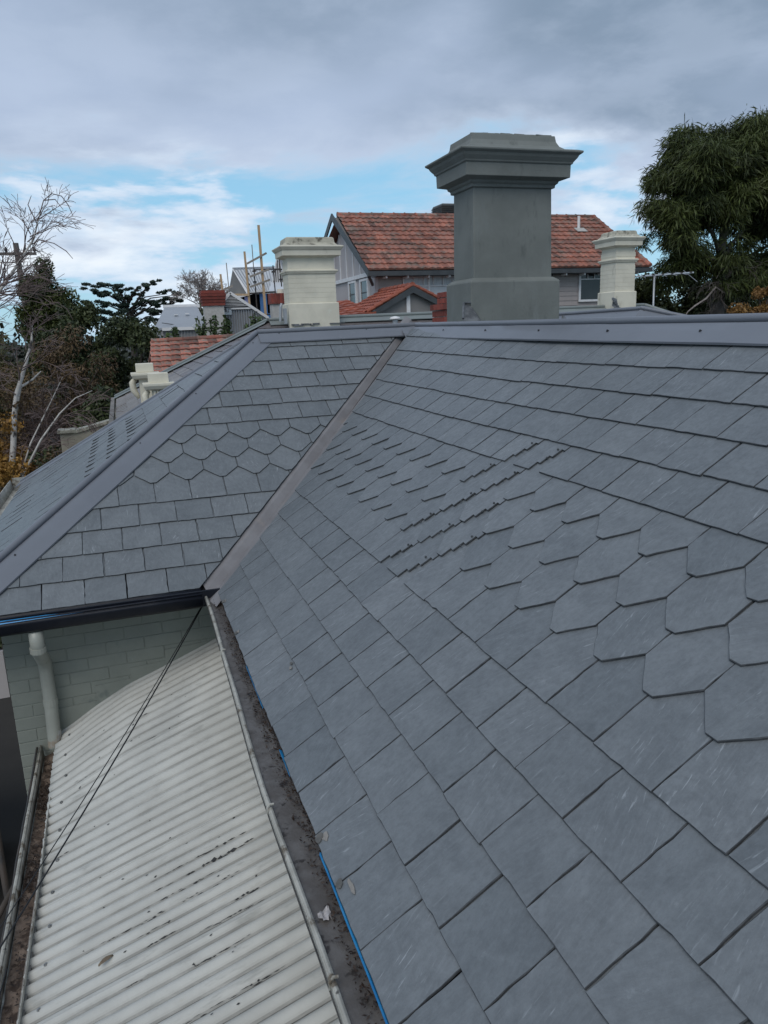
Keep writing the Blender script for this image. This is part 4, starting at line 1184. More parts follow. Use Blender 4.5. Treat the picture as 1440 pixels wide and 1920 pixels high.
ridge_tiles(psl, (AX, AY - .03, AZ + .03), (AX, 20, AZ + .03), 8, .075, 'bright_tile')
for i in range(6):
    t0, t1 = i / 6, (i + 1.05) / 6
    for xe, ze in ((9.2, 2.14), (6.5, 2.02)):
        a = Vector((AX, AY - .01, AZ + .03)).lerp(Vector((xe, AY - .01, ze + .03)), t0); b = Vector((AX, AY - .01, AZ + .05)).lerp(Vector((xe, AY - .01, ze + .05)), t1)
        MB().tube([a, b], .055, 7).build('verge_tile', 'bright_tile', psl)
for xe, ze in ((9.22, 2.08), (6.48, 1.96)):
    mb = MB(); mb.prism([(AX, AY - .06, AZ - .0), (xe, AY - .06, ze), (xe, AY - .06, ze - .16), (AX, AY - .06, AZ - .19)], (0, .045, 0)); mb.build('barge_board', 'charcoal_paint', pg)
mb = MB(); mb.prism([(6.7, AY + .12, 1.2), (9.0, AY + .12, 1.2), (9.0, AY + .12, 2.08), (AX, AY + .12, AZ - .1), (6.7, AY + .12, 2.0)], (0, .05, 0)); mb.build('gable_panel', 'taupe_dark', pg)
MB().bb(7.76, 7.87, AY + .06, AY + .12, 1.2, 2.52).build('king_post', 'white_paint', pg)
MB().bb(5.9, 9.1, AY + .2, 19.9, GZ, 1.9).build('wall', 'taupe_dark', pg)

# ================================================================== LEFT: low red roof, parapet, verandah, garden wall
ts = thing('tiled_shed', 'low building with a worn pinkish-red tile roof beyond the parapet', 'shed', (1.4, 13.6, GZ))
q00, q10, q01, q11 = Vector((.16, 11.6, .72)), Vector((2.9, 11.6, .78)), Vector((.28, 13.0, 1.44)), Vector((2.9, 13.0, 1.50))
mb = MB(); mb.prism([q00, q10, q11, q01], (0, 0, -.05)); tsl = mb.build('roof_slope', 'charcoal_paint', ts)
mb = MB(); mb.prism([q01, q11, Vector((2.9, 14.6, .72)), Vector((.16, 14.6, .72))], (0, 0, -.05)); mb.build('roof_slope', 'pink_tile', ts)
def tile_mesh(L_, W_):
    mb = MB(); n = 6
    top = []
    for r, h in ((0, .035), (1, .006)):
        for i in range(n + 1):
            t = i / n; z = .022 * (1 - math.cos(2 * math.pi * t)) * .5 + .012 * (t < .2)
            top.append((t * W_ - W_ / 2, r * L_, z + h))
    bot = [(x, y, z - .018) for x, y, z in top]; k = n + 1
    fs = [(i, i + 1, k + i + 1, k + i) for i in range(n)] + [(2 * k + i + 1, 2 * k + i, i, i + 1)[::-1] for i in range(n)]
    mb.add(top + bot, fs); return mb
tproto = None
rows, n_ = 7, (q01 - q00)
for r in range(rows):
    a, b = q00.lerp(q01, r / rows), q10.lerp(q11, r / rows); cols = 13; ea = (b - a).normalized(); eb = (q01 - q00).normalized(); nn = ea.cross(eb).normalized(); eb = nn.cross(ea)
    for cI in range(cols):
        p = a.lerp(b, (cI + .5) / cols)
        if tproto is None:
            tproto = tile_mesh((q01 - q00).length / rows * 1.15, (b - a).length / cols * 1.02).build('tile', 'pink_tile'); tproto.parent = tsl; t_ = tproto
        else:
            t_ = tproto.copy(); COL.objects.link(t_); t_.parent = tsl
        t_.matrix_local = Matrix.Translation(p - ORIG[ts]) @ (Matrix((ea, eb, nn)).transposed().to_4x4() @ Matrix.Rotation(random.gauss(0, .012), 4, 'Z') @ Matrix.Rotation(random.gauss(0, .02), 4, 'X'))
ridge_tiles(tsl, q01 + Vector((0, 0, .03)), q11 + Vector((0, 0, .03)), 8, .055, 'pink_tile')
MB().bb(.3, 2.9, 11.8, 14.4, GZ, .72).build('wall', 'weather_timber', ts)

pp = thing('parapet_end', 'cream rendered parapet end with two stepped blocks and scroll brackets', 'parapet', (0, 6.1, GZ))
def block(x0, x1, y0, y1, z0, z1, zc):
    MB().bb(x0, x1, y0, y1, z0, z1).build('block', 'cream_render', pp, bevel=.008)
    MB().sweep_rect(x0, x1, y0, y1, [(.01, zc - .06), (.05, zc - .045), (.075, zc), (.075, zc + .03), (0, zc + .035)]).build('ledge', 'cream_render', pp, bevel=.004)
block(-.085, .175, 5.95, 6.20, .955, 1.085, .925)
block(-.215, .02, 6.55, 6.80, 1.08, 1.20, 1.045)
MB().bb(-.05, .16, 5.97, 6.18, .3, .88).build('pier', 'cream_render', pp)
MB().bb(-.19, .0, 6.57, 6.78, .3, 1.0).build('pier', 'cream_render', pp)
for i in range(5): MB().tube([(-.02 + i * .04, 5.955, .62), (-.02 + i * .04, 5.955, .86)], .016, 8).build('flute', 'cream_render', pp)
for sx, y in ((-.075, 6.05), (-.215, 6.66)):
    c = [(sx - .02, y, .86), (sx - .065, y, .80), (sx - .06, y, .70), (sx - .02, y, .63), (sx + .0, y, .58)]
    if y > 6.5: c = [(a, b, z + .14) for a, b, z in c]
    mb = MB(); mb.tube(c, [.03, .045, .045, .035, .015], 10); mb.build('scroll_bracket', 'cream_render', pp, smooth=True)

gw = thing('garden_wall', 'weathered cream garden wall with a stepped cap beyond the left slope', 'wall', (-.9, 7, GZ))
mb = MB(); mb.prism([(-1.33, 7, GZ), (-.3, 7, GZ), (-.3, 7, .45), (-.72, 7, .345), (-1.12, 7, .27), (-1.14, 7, .30), (-1.33, 7, .27)], (0, .2, 0)); mb.build('wall_panel', 'garden_wall', gw, bevel=.01)
mb = MB(); mb.prism([(-1.14, 6.97, .26), (-.3, 6.97, .45), (-.3, 6.97, .49), (-1.14, 6.97, .30)], (0, .27, 0)); mb.build('coping', 'cream_worn', gw)
MB().bb(-1.36, -1.12, 6.96, 7.24, .27, .32).build('pier_cap', 'cream_worn', gw, bevel=.008)

# ================================================================== FAR LEFT HOUSES
gh = thing('grey_roofed_house', 'pale grey metal-roofed house with a louvred gable and a brick-topped chimney', 'house', (2.8, 23, GZ))
mb = MB(); mb.prism([(.78, 22.0, 1.85), (2.5, 22.0, 1.85), (2.5, 25.0, 2.62), (1.35, 25.0, 2.62)], (0, 0, -.06)); grf = mb.build('roof_slope', 'grey_roof', gh)
MB().bb(1.3, 2.6, 25.0, 25.12, 2.58, 2.70).build('ridge_capping', 'white_paint', gh)
mb = MB(); mb.prism([(2.05, 21.9, 1.83), (2.5, 21.9, 2.2), (2.5, 21.9, 2.3), (1.98, 21.9, 1.88)], (0, .08, 0)); mb.build('valley', 'pale_iron', gh)
MB().bb(1.02, 2.5, 21.92, 22.0, 1.76, 1.86).build('gutter', 'white_paint', gh)
MB().bb(.98, 4.5, 22.05, 26, GZ, 1.8).build('wall', 'grey_clad', gh)
for i in range(13): MB().bb(1.02 + i * .1, 1.045 + i * .1, 22.0, 22.06, 1.0, 1.76).build('cladding_rib', 'grey_clad', gh)
for x, z in ((1.62, 2.33), (2.0, 2.36)): MB().box((x, 23.6, z - .03), (.12, .14, .03)).build('skylight', 'white_paint', grf)
mb = MB(); mb.tube([(1.05, 22.3, 2.02), (1.6, 22.5, 1.93), (1.75, 22.9, 2.05)], .012, 5); mb.build('lightning_wire', 'steel_dark', grf)
# brick-topped chimney in front of its gable
gc = MB().bb(2.39, 3.02, 21.5, 21.95, .6, 2.55).build('chimney', 'roughcast', gh, label='roughcast chimney with a red brick top')
for i in range(5):
    o_ = (.015, .03, .045, .06, .03)[i]; z = 2.50 + i * .098
    MB().bb(2.36 - o_, 3.05 + o_, 21.47 - o_, 21.98 + o_, z, z + .088).build('brick_course', 'brick_face', gc)
MB().bb(2.38, 3.03, 21.5, 21.95, 2.5, 2.96).build('core', 'mortar', gc)
# louvred gable and ribbed iron below
mb = MB(); mb.prism([(2.93, 22.0, 2.42), (3.32, 22.0, 2.86), (3.98, 22.0, 2.46)], (0, .1, 0)); glv = mb.build('gable_vent', 'charcoal_paint', gh, label='louvred triangular gable vent')
for i in range(7):
    z = 2.48 + i * .048; t = (z - 2.42) / .44; x0 = 2.97 + t * .35; x1 = 3.92 - t * .6
    MB().bb(x0, x1, 21.95, 21.99, z, z + .016).build('louvre', 'white_paint', glv)
for a, b in (((2.86, 21.96, 2.40), (3.32, 21.96, 2.92)), ((3.32, 21.96, 2.92), (4.55, 21.96, 2.06))):
    MB().bar(a, b, .05, .09, up=(0, 0, 1)).build('barge_board', 'white_paint', gh)
MB().bb(2.93, 4.0, 21.96, 22.02, 2.38, 2.43).build('sill_board', 'white_paint', gh)
mb = MB(); mb.prism([(2.95, 22.06, .8), (4.8, 22.06, .8), (4.55, 22.06, 2.0), (3.95, 22.06, 2.42), (2.95, 22.06, 2.42)], (0, .1, 0)); mb.build('cladding', 'grey_clad', gh)
for i in range(20):
    x = 3.06 + i * .083; zt = 2.42 if x < 3.9 else 2.42 - (x - 3.9) * .68
    MB().bb(x, x + .028, 22.0, 22.06, .9, zt).build('cladding_rib', 'taupe_dark' if False else 'grey_roof', gh)
MB().box((3.15, 21.98, 2.31), (.34, .04, .20)).build('flue_plate', 'silver', gh)
MB().tube([(3.17, 21.9, 2.30), (3.17, 21.9, 2.43)], .06, 10).build('flue', 'galv', gh)
mb = MB(); mb.prism([(3.3, 22.1, 2.9), (3.3, 25, 2.9), (2.6, 25, 2.2), (2.6, 22.1, 2.2)], (0, 0, -.04)); mb.build('roof_slope', 'pale_iron', gh)
mb = MB(); mb.prism([(3.34, 22.1, 2.9), (3.34, 25, 2.9), (4.6, 25, 2.04), (4.6, 22.1, 2.04)], (0, 0, -.04)); mb.build('roof_slope', 'pale_iron', gh)

c3 = thing('red_topped_chimney', 'short grey chimney with red brick top and pale pot beside the broad cream chimney', 'chimney', (4.58, 20.2, 1))
MB().bb(4.33, 4.80, 20.0, 20.4, .8, 2.48).build('stack', 'roughcast', c3)
for i in range(6): MB().bb(4.30 + i * .093, 4.385 + i * .093, 19.94, 20.46, 2.45, 2.77).build('brick', 'brick_face', c3)
MB().bb(4.315, 4.835, 19.96, 20.44, 2.44, 2.76).build('core', 'mortar', c3)
MB().tube([(4.66, 20.2, 2.77), (4.66, 20.2, 2.90)], [.115, .105], 12).build('chimney_pot', 'cream_render', c3)

wh = thing('white_iron_house', 'distant steep-gabled house with pale corrugated iron roofs behind the scaffold', 'house', (6, 33, GZ))
mb = MB(); mb.prism([(5.10, 33.0, 4.56), (7.2, 33.0, 4.60), (7.0, 31.6, 3.4), (5.55, 31.6, 3.36)], (0, 0, -.05)); w1 = mb.build('roof_slope', 'pale_iron', wh)
for i in range(15):
    t = i / 14; a = Vector((5.12, 32.98, 4.58)).lerp(Vector((7.2, 32.98, 4.62)), t); b = Vector((5.56, 31.6, 3.39)).lerp(Vector((7.0, 31.6, 3.43)), t)
    MB().bar(a, b, .03, .035).build('rib', 'grey_roof', w1)
MB().bar((5.08, 33.0, 4.58), (7.25, 33.0, 4.62), .10, .08).build('ridge_capping', 'grey_roof', wh)
mb = MB(); mb.prism([(5.08, 33.0, 4.54), (5.50, 31.7, 3.3), (4.86, 33.9, 3.3)], (.05, .05, 0)); mb.build('gable_wall', 'taupe_dark', wh)
mb = MB(); mb.prism([(5.09, 32.95, 4.57), (5.56, 31.6, 3.36), (5.42, 31.58, 3.36), (5.04, 32.95, 4.57)], (0, -.04, 0)); mb.build('barge_board', 'white_paint', wh)
MB().bb(4.95, 7.4, 32.0, 34, GZ, 3.3).build('wall', 'taupe_sheet', wh)
# dormer gable to its right
mb = MB(); mb.prism([(6.80, 30.8, 4.86), (7.7, 31.8, 4.86), (7.9, 31.8, 3.7), (7.16, 30.8, 3.75)], (0, 0, -.05)); w2 = mb.build('roof_slope', 'pale_iron', wh)
for i in range(8):
    t = i / 7; MB().bar(Vector((6.82, 30.8, 4.88)).lerp(Vector((7.7, 31.8, 4.88)), t), Vector((7.17, 30.8, 3.78)).lerp(Vector((7.9, 31.8, 3.73)), t), .025, .03).build('rib', 'grey_roof', w2)
mb = MB(); mb.prism([(6.78, 30.82, 4.84), (7.12, 30.82, 3.75), (6.50, 30.82, 3.72)], (0, .05, 0)); mb.build('gable_wall', 'taupe_dark', wh)
for i in range(5): 
    x = 6.60 + i * .1; MB().bb(x, x + .035, 30.78, 30.82, 3.74, 3.9 + (.85 - abs(x + .02 - 6.79) * 2.9)).build('batten', 'white_paint', wh)
MB().bar((6.47, 30.78, 3.72), (6.79, 30.78, 4.90), .05, .07).build('barge_board', 'white_paint', wh)
MB().bar((7.16, 30.78, 3.72), (6.79, 30.78, 4.90), .05, .07).build('barge_board', 'white_paint', wh)
mb = MB(); mb.prism([(6.15, 30.0, 3.38), (7.4, 30.0, 3.36), (7.25, 30.8, 3.78), (6.45, 30.8, 3.80)], (0, 0, -.05)); mb.build('porch_roof', 'pale_iron', wh)

# building work under the scaffold
bw = thing('half_built_room', 'dark half-built room hung with blue sheeting behind the scaffold', 'building', (4.6, 25.5, GZ))
MB().bb(4.1, 5.3, 25.2, 26.6, GZ, 3.02).build('wall', 'rubble_shade_dark', bw)
mb = MB(); mb.prism([(3.98, 24.9, 2.86), (5.1, 24.9, 3.13), (5.1, 24.9, 3.22), (3.98, 24.9, 2.95)], (0, 1.5, 0)); mb.build('roof_edge', 'white_paint', bw)
MB().bb(4.86, 5.12, 25.05, 25.12, 2.3, 3.02).build('sheeting', 'blue_sheet', bw)
MB().bb(4.28, 4.40, 25.05, 25.12, 2.62, 2.92).build('sheeting', 'lilac_sheet', bw)
MB().bb(4.9, 5.2, 25.0, 25.06, 1.9, 2.3).build('sheeting', 'blue_sheet', bw)

sf = thing('scaffold', 'steel and timber scaffold rising left of the broad cream chimney', 'scaffold', (4.4, 24, GZ))
def tub(a, b, r=.022, mat='steel_dark', name='standard'): MB().tube([a, b], r, 7).build(name, mat, sf)
tub((4.27, 24, 4.0), (4.34, 24, 1.2)); tub((4.52, 24, 4.66), (4.52, 24, 3.85), .016, 'timber_grey', 'pole'); tub((4.53, 24, 3.85), (4.54, 24, 1.2))
tub((5.48, 24.0, 4.16), (5.50, 24, 3.2)); tub((5.23, 24, 3.95), (5.25, 24, 2.95))
tub((3.56, 24, 4.05), (3.58, 24, 2.9), .016, 'timber_grey', 'pole')
tub((4.52, 24.02, 3.80), (5.47, 24.02, 3.82), .022, name='ledger'); tub((4.30, 24.02, 2.20), (5.1, 24.02, 2.24), .022, name='ledger'); tub((4.32, 24.02, 2.98), (5.25, 24.02, 3.02), .03, name='ledger'); tub((5.2, 24.02, 3.74), (5.45, 24.02, 3.83), .02, name='brace')
for x, zs_ in ((4.29, (3.66, 3.30)), (4.53, (3.75, 3.38)), (5.23, (3.72,)), (5.49, (3.8, 3.45))):
    for z in zs_: MB().bb(x - .06, x + .06, 23.95, 24.05, z - .025, z + .025).build('coupler', 'steel_dark', sf)
def plk(a, b, w_, h_, mat='timber_pale', name='board'): MB().bar(a, b, w_, h_, up=(0, 1, 0)).build(name, mat, sf)
plk((4.22, 23.9, 4.42), (4.26, 23.9, 2.4), .07, .04, name='post'); plk((4.79, 23.9, 5.31), (4.82, 23.9, 2.0), .085, .05, name='post'); plk((3.31, 23.9, 3.66), (3.34, 23.9, 2.9), .07, .04, name='post')
for a, b, mt in (((4.27, 23.85, 4.0), (5.0, 23.85, 4.36), 'timber_grey'), ((4.34, 23.85, 3.55), (5.05, 23.85, 3.80), 'timber_grey'), ((4.32, 23.85, 3.20), (5.06, 23.85, 3.44), 'timber_grey'), ((3.34, 23.85, 3.12), (3.70, 23.85, 3.25), 'timber_grey'), ((3.68, 23.85, 2.95), (4.26, 23.85, 2.93), 'timber_pale')):
    plk(a, b, .07, .04, mt, 'rail')

# utility pole far left
up_ = thing('utility_pole', 'timber utility pole with a crossarm behind the birch top', 'utility pole', (-4.2, 35, GZ))
MB().tube([(-4.15, 35, GZ), (-4.27, 35, 5.95)], [.16, .12], 10).build('pole', 'pole_timber', up_)
MB().bb(-5.4, -3.45, 34.85, 34.95, 5.42, 5.54).build('crossarm', 'pole_timber', up_)
for x in (-5.2, -4.7, -3.9, -3.52): MB().tube([(x, 34.9, 5.54), (x, 34.9, 5.62), (x, 34.9, 5.68), (x, 34.9, 5.78)], [.03, .075, .075, .03], 8).build('insulator', 'charcoal_paint', up_)


# ================================================================== TREES AND PLANTS
def leaves(name, mat, parent, centres, n, size, aspect=.45, droop=0., spread=1., tilt_out=None, kind=None, down=0., tri=False):
    """n leaf cards round weighted ellipsoids: centres = [(x, y, z, rx, ry, rz, weight)]"""
    c = np.array(centres, dtype=float); wgt = c[:, 6] / c[:, 6].sum(); pick = rng.choice(len(c), n, p=wgt)
    d = rng.normal(size=(n, 3)); d /= np.linalg.norm(d, axis=1)[:, None]
    rad = rng.random(n) ** .42
    pos = c[pick, :3] + d * c[pick, 3:6] * rad[:, None] * spread
    s = size * rng.uniform(.55, 1.35, n)
    ax = rng.normal(size=(n, 3)); ax += d * .6; ax[:, 2] -= droop; ax /= np.linalg.norm(ax, axis=1)[:, None]
    bx = np.cross(ax, rng.normal(size=(n, 3))); bx /= np.linalg.norm(bx, axis=1)[:, None] + 1e-9
    p0 = pos - ax * s[:, None] * .5; p1 = pos + bx * (s * aspect * .5)[:, None]; p2 = pos + ax * s[:, None] * .5; p3 = pos - bx * (s * aspect * .5)[:, None]
    V = np.stack([p0, p1, p2, p3], 1).reshape(-1, 3); F = np.arange(4 * n).reshape(n, 4)
    ct = rng.random(len(c)); t = np.clip(.55 * ct[pick] + .45 * rng.random(n) + rng.normal(0, .1, n), 0, 1)
    return npmesh(name, V, F, mat, parent, tint=t, kind=kind)


def lobes(cx, cy, cz, rx, ry, rz, n, lr, seed=0):
    g = np.random.default_rng(seed); out = []
    for i in range(n):
        d = g.normal(size=3); d /= np.linalg.norm(d); q = g.random() ** .35
        r = lr * g.uniform(.6, 1.3); out.append((cx + d[0] * rx * q, cy + d[1] * ry * q, cz + d[2] * rz * q, r, r, r * .8, r * r))
    return out


def branch(mb, p, d, ln, r, depth, gravity=.0, split=2, wob=.25, taper=.62, minr=.003, n=5):
    p = Vector(p); d = Vector(d).normalized(); k = 5; pts = [p.copy()]; rs = [r]
    for i in range(k):
        d = (d + Vector((random.gauss(0, wob), random.gauss(0, wob), random.gauss(0, wob) - gravity)) * .35).normalized()
        p = p + d * ln / k; pts.append(p.copy()); rs.append(max(minr, r * (1 - (1 - taper) * (i + 1) / k)))
        if depth > 0 and i >= 1 and random.random() < .75:
            for _ in range(split - 1):
                dd = (d + Vector((random.gauss(0, .6), random.gauss(0, .6), random.gauss(.1, .45)))).normalized()
                branch(mb, p, dd, ln * random.uniform(.45, .72), rs[-1] * random.uniform(.45, .65), depth - 1, gravity, split, wob, taper, minr, max(3, n - 1))
    mb.tube(pts, rs, n, cap=False)
    if depth > 0:
        for _ in range(split):
            dd = (d + Vector((random.gauss(0, .45), random.gauss(0, .45), random.gauss(0, .35)))).normalized()
            branch(mb, p, dd, ln * random.uniform(.5, .75), rs[-1] * .8, depth - 1, gravity, split, wob, taper, minr, max(3, n - 1))


def tree(name, label, base, h_trunk, r, lob, nleaf, size, mat, bark='bark_dark', cat='tree', group=None, droop=0., aspect=.45, lean=(0, 0)):
    t = thing(name, label, cat, base, group)
    mb = MB(); b = Vector(base); top = b + Vector((lean[0], lean[1], h_trunk)); mb.tube([b, b.lerp(top, .5) + Vector((.04, 0, 0)), top], [r, r * .8, r * .45], 9)
    for l in lob[:10]: mb.tube([b.lerp(top, random.uniform(.55, .95)), (Vector(l[:3]) + top) / 2 + Vector((0, 0, -.1)), Vector(l[:3])], [r * .35, r * .22, r * .08], 5)
    mb.build('trunk', bark, t, smooth=True)
    leaves('crown', mat, t, lob, nleaf, size, aspect, droop)
    return t


# big rounded conifer on the left
lob = lobes(-3.0, 29.5, 2.75, 1.0, .9, 1.50, 60, .46, 3) + lobes(-2.8, 29.5, 1.2, 1.0, 1.1, 1.2, 26, .5, 4) + [(-2.85, 29.5, 4.35, .4, .4, .45, .3)]
tree('conifer_tree', 'dark rounded conifer, the tallest mass at the left edge', (-2.9, 29.5, GZ), 6.2, .28, lob, 32000, .17, 'leaf_conifer', aspect=.35, droop=-.3)
# flat-tiered cedar far behind
ce = thing('cedar_tree', 'dark spreading cedar with flat tiers against the sky', 'tree', (1.2, 60, GZ))
CY = 60.
mb = MB(); mb.tube([(.75, CY, GZ), (.75, CY, 2.5), (.6, CY, 4.0), (.2, CY, 5.2)], [.30, .22, .13, .05], 9)
mb.tube([(.75, CY, 3.0), (1.3, CY, 4.3), (1.9, CY, 5.1), (2.6, CY, 5.65)], [.13, .10, .07, .03], 7)
tiers = [(-1.3, 5.62, .9, .10), (-.3, 5.55, .9, .11), (.6, 5.2, .7, .10), (2.55, 5.72, .62, .10), (1.9, 5.35, .55, .10), (1.45, 4.95, .5, .10), (-1.6, 5.15, .8, .12), (-.6, 4.85, .9, .14), (.35, 4.65, .7, .13), (3.6, 4.95, .5, .08), (4.35, 4.85, .55, .10), (3.7, 4.45, .9, .12),
         (2.3, 4.35, .8, .12), (4.5, 4.3, .5, .10), (-1.8, 4.35, 1.0, .16), (-.5, 4.1, 1.0, .16), (1.2, 4.1, .7, .12), (3.2, 4.0, .8, .12), (-2.0, 3.75, 1.2, .2), (-.2, 3.5, 1.2, .2), (1.8, 3.55, 1.0, .17), (3.4, 3.45, .9, .15), (-2.2, 3.1, 1.3, .25), (.2, 2.95, 1.5, .25), (2.4, 2.95, 1.2, .2)]
lob = []
for x, z, w_, hh in tiers:
    mb.tube([(.55 + .05 * x, CY, min(z, 4.8) - .9 * abs(x - .5) / 3.2 - .15), ((x + .5) / 2, CY + random.uniform(-.6, .6), z - .25), (x, CY + random.uniform(-.8, .8), z - .05)], [.08, .05, .025], 5)
    for q in range(7):
        xx = x + random.uniform(-1, 1) * w_; lob.append((xx, CY + random.uniform(-1, 1) * 1.2, z + random.gauss(0, .08) + .06 * math.cos((xx - x) / w_), w_ * .34, .5, hh * .75, 1))
mb.build('trunk', 'bark_dark', ce, smooth=True)
leaves('crown', 'leaf_cedar', ce, lob, 21000, .22, .35)

# hedge-like trees filling the left side, each its own
def mass(name, label, cx, cy, z0, z1, rx, n, size, mat, seed, lr=.45, ln=34, cat='tree', aspect=.5, droop=.15, bark='bark_dark'):
    cz = (z0 + z1) / 2; lob = lobes(cx, cy, cz, rx, rx * .7, (z1 - z0) / 2 * .92, ln, lr, seed)
    return tree(name, label, (cx, cy, GZ), max(1., cz - GZ), .16, lob, n, size, mat, bark, cat, None, droop, aspect)
mass('evergreen_tree', 'dark green evergreen filling the gap right of the rounded conifer', -1.75, 25, -1.6, 3.15, 1.35, 14000, .15, 'leaf_dark', 11)
mass('broadleaf_tree', 'dense dark broadleaf tree in front of the grey-roofed house', -.05, 19, -1.8, 2.15, 1.15, 16000, .12, 'leaf_dark', 12)
mass('olive_tree', 'olive-green tree with thin foliage at the far left edge', -4.9, 24, -2.5, 2.3, 1.5, 12000, .14, 'leaf_olive', 13)
mass('brown_tree', 'low brown-twigged tree at the left edge below the utility pole', -3.6, 16, -2.4, 1.95, .95, 9000, .11, 'leaf_olive', 20, aspect=.3, droop=.7)
mass('brown_tree', 'brown-leaved tree with drooping twigs behind the birch', -1.75, 17.5, -2.2, 1.75, 1.15, 11000, .11, 'leaf_brown', 14, aspect=.3, droop=.8)
mass('brown_tree', 'reddish-brown thicket tree at the left edge behind the birch trunk', -3.0, 15, -2.8, 1.3, 1.15, 10000, .10, 'leaf_brown', 15, aspect=.28, droop=.6)
mass('green_shrub', 'dark green shrub below the parapet and the verandah roof', -.95, 13, -2.6, .75, .95, 11000, .10, 'leaf_dark', 16, lr=.35, cat='shrub')
mass('green_shrub', 'dark shrub behind the garden wall at the end of the left slope', -2.0, 10.5, -3.4, -.2, .95, 11000, .09, 'leaf_dark', 17, lr=.33, cat='shrub')
mass('green_shrub', 'shadowy shrub between the birch trunk and the left gutter', -2.5, 7.5, -3.5, -.9, .8, 9000, .08, 'leaf_dark', 18, lr=.30, cat='shrub')
mass('russet_shrub', 'russet-leaved shrub hanging over the left gutter corner', -1.80, 6.6, -1.6, .10, .5, 2600, .055, 'leaf_brown', 19, lr=.25, cat='shrub')
mass('autumn_shrub', 'golden-brown autumn shrub below the yellow birch leaves at the left edge', -2.55, 8.2, -2.2, .15, .62, 5200, .065, 'leaf_autumn', 21, lr=.22, cat='shrub', droop=.5)
mass('autumn_shrub', 'thin golden-brown shrub in front of the cream garden wall', -1.55, 7.7, -1.4, .28, .36, 1500, .055, 'leaf_brown', 22, lr=.18, ln=22, cat='shrub', droop=.5)
# twiggy haze of bare branches over them
tw = thing('bare_thicket_tree', 'leafless purplish-brown thicket tree with a mass of fine twigs', 'tree', (-2.0, 14, GZ))
mb = MB()
for i in range(7): branch(mb, (-2.5 + i * .30, 14 + random.uniform(-.4, .4), -2.25 + random.uniform(-.6, .4)), (random.gauss(-.05, .3), random.gauss(0, .2), 1), 1.05, .022, 4, .10, 2, .3, .6, .0035, 4)
mb.build('branches', 'twig_dark', tw)

# birch with white trunk, bare top and yellow leaves
bi = thing('birch_tree', 'white-barked birch with a bare twiggy top and yellow autumn leaves', 'tree', (-2.183, 6.4, GZ))
mb = MB(); Y = 6.4
mb.tube([(-2.291, Y, GZ), (-2.21, Y, -2.713), (-2.135, Y, -1.547), (-2.074, Y, -0.748), (-2.02, Y, -0.382)], [0.0678, 0.061, 0.0556, 0.0488, 0.0407], 10)
mb.tube([(-2.061, Y, -0.612), (-1.966, Y, -0.206), (-1.871, Y, 0.201), (-1.803, Y, 0.607), (-1.749, Y + .05, 0.878), (-1.614, Y + .05, 1.19), (-1.478, Y + .1, 1.556), (-1.437, Y + .1, 1.786)], [0.0447, 0.042, 0.0379, 0.0339, 0.0298, 0.023, 0.0149, 0.0081], 8)
mb.tube([(-2.095, Y, -0.883), (-2.223, Y - .05, -0.003), (-2.372, Y, 0.81), (-2.291, Y, 1.488), (-2.02, Y, 1.962), (-1.776, Y, 2.165), (-1.505, Y, 2.504), (-1.275, Y, 2.816), (-1.166, Y, 3.114)], [0.0352, 0.0325, 0.0298, 0.0271, 0.0244, 0.0203, 0.0163, 0.0108, 0.0068], 8)
mb.tube([(-2.061, Y, -0.707), (-1.912, Y - .1, -0.477), (-1.776, Y - .15, -0.138), (-1.505, Y - .2, 0.295), (-1.234, Y - .2, 0.621), (-1.017, Y - .2, 0.81), (-0.8, Y - .2, 0.892)], [0.0203, 0.019, 0.0163, 0.0136, 0.0108, 0.0068, 0.0041], 7)
mb.tube([(-1.817, Y - .15, -0.165), (-1.654, Y, 0.241), (-1.37, Y + .05, 0.716), (-1.153, Y, 1.081)], [0.0136, 0.0108, 0.0081, 0.0041], 6)
mb.tube([(-1.776, Y, 0.675), (-1.695, Y + .1, 0.973), (-1.546, Y + .15, 1.054), (-1.424, Y + .2, 1.163)], [0.0271, 0.0203, 0.0136, 0.0068], 6)
mb.tube([(-2.02, Y, -1.154), (-1.857, Y, -0.748), (-1.695, Y, -0.382), (-1.586, Y, -0.247)], [0.0244, 0.0217, 0.0163, 0.0095], 6)
mb.build('trunk', 'birch_bark', bi, smooth=True)
mb = MB()
def tw_(a, b, r, n, ln, grav=.1, dep=2):
    a, b = Vector(a), Vector(b)
    for i in range(n):
        p = a.lerp(b, random.uniform(0, 1)); d = (b - a).normalized() + Vector((random.gauss(0, .7), random.gauss(0, .5), random.gauss(.1, .5)))
        branch(mb, p, d, ln * random.uniform(.6, 1.2), r, dep, grav, 2, .3, .5, .003, 4)
tw_((-2.02, Y, 1.962), (-1.505, Y, 2.504), 0.0108, 16, 0.434, .05); tw_((-1.505, Y, 2.504), (-1.166, Y, 3.114), 0.0081, 10, 0.352, .10)
tw_((-2.372, Y, 0.81), (-2.02, Y, 1.962), 0.0108, 12, 0.488); tw_((-1.749, Y, 0.878), (-1.437, Y, 1.759), 0.0081, 10, 0.339)
tw_((-1.776, Y - .1, -0.138), (-1.017, Y - .2, 0.81), 0.0068, 10, 0.352, .25); tw_((-1.37, Y, 0.716), (-1.153, Y, 1.081), 0.0054, 5, 0.271, .3)
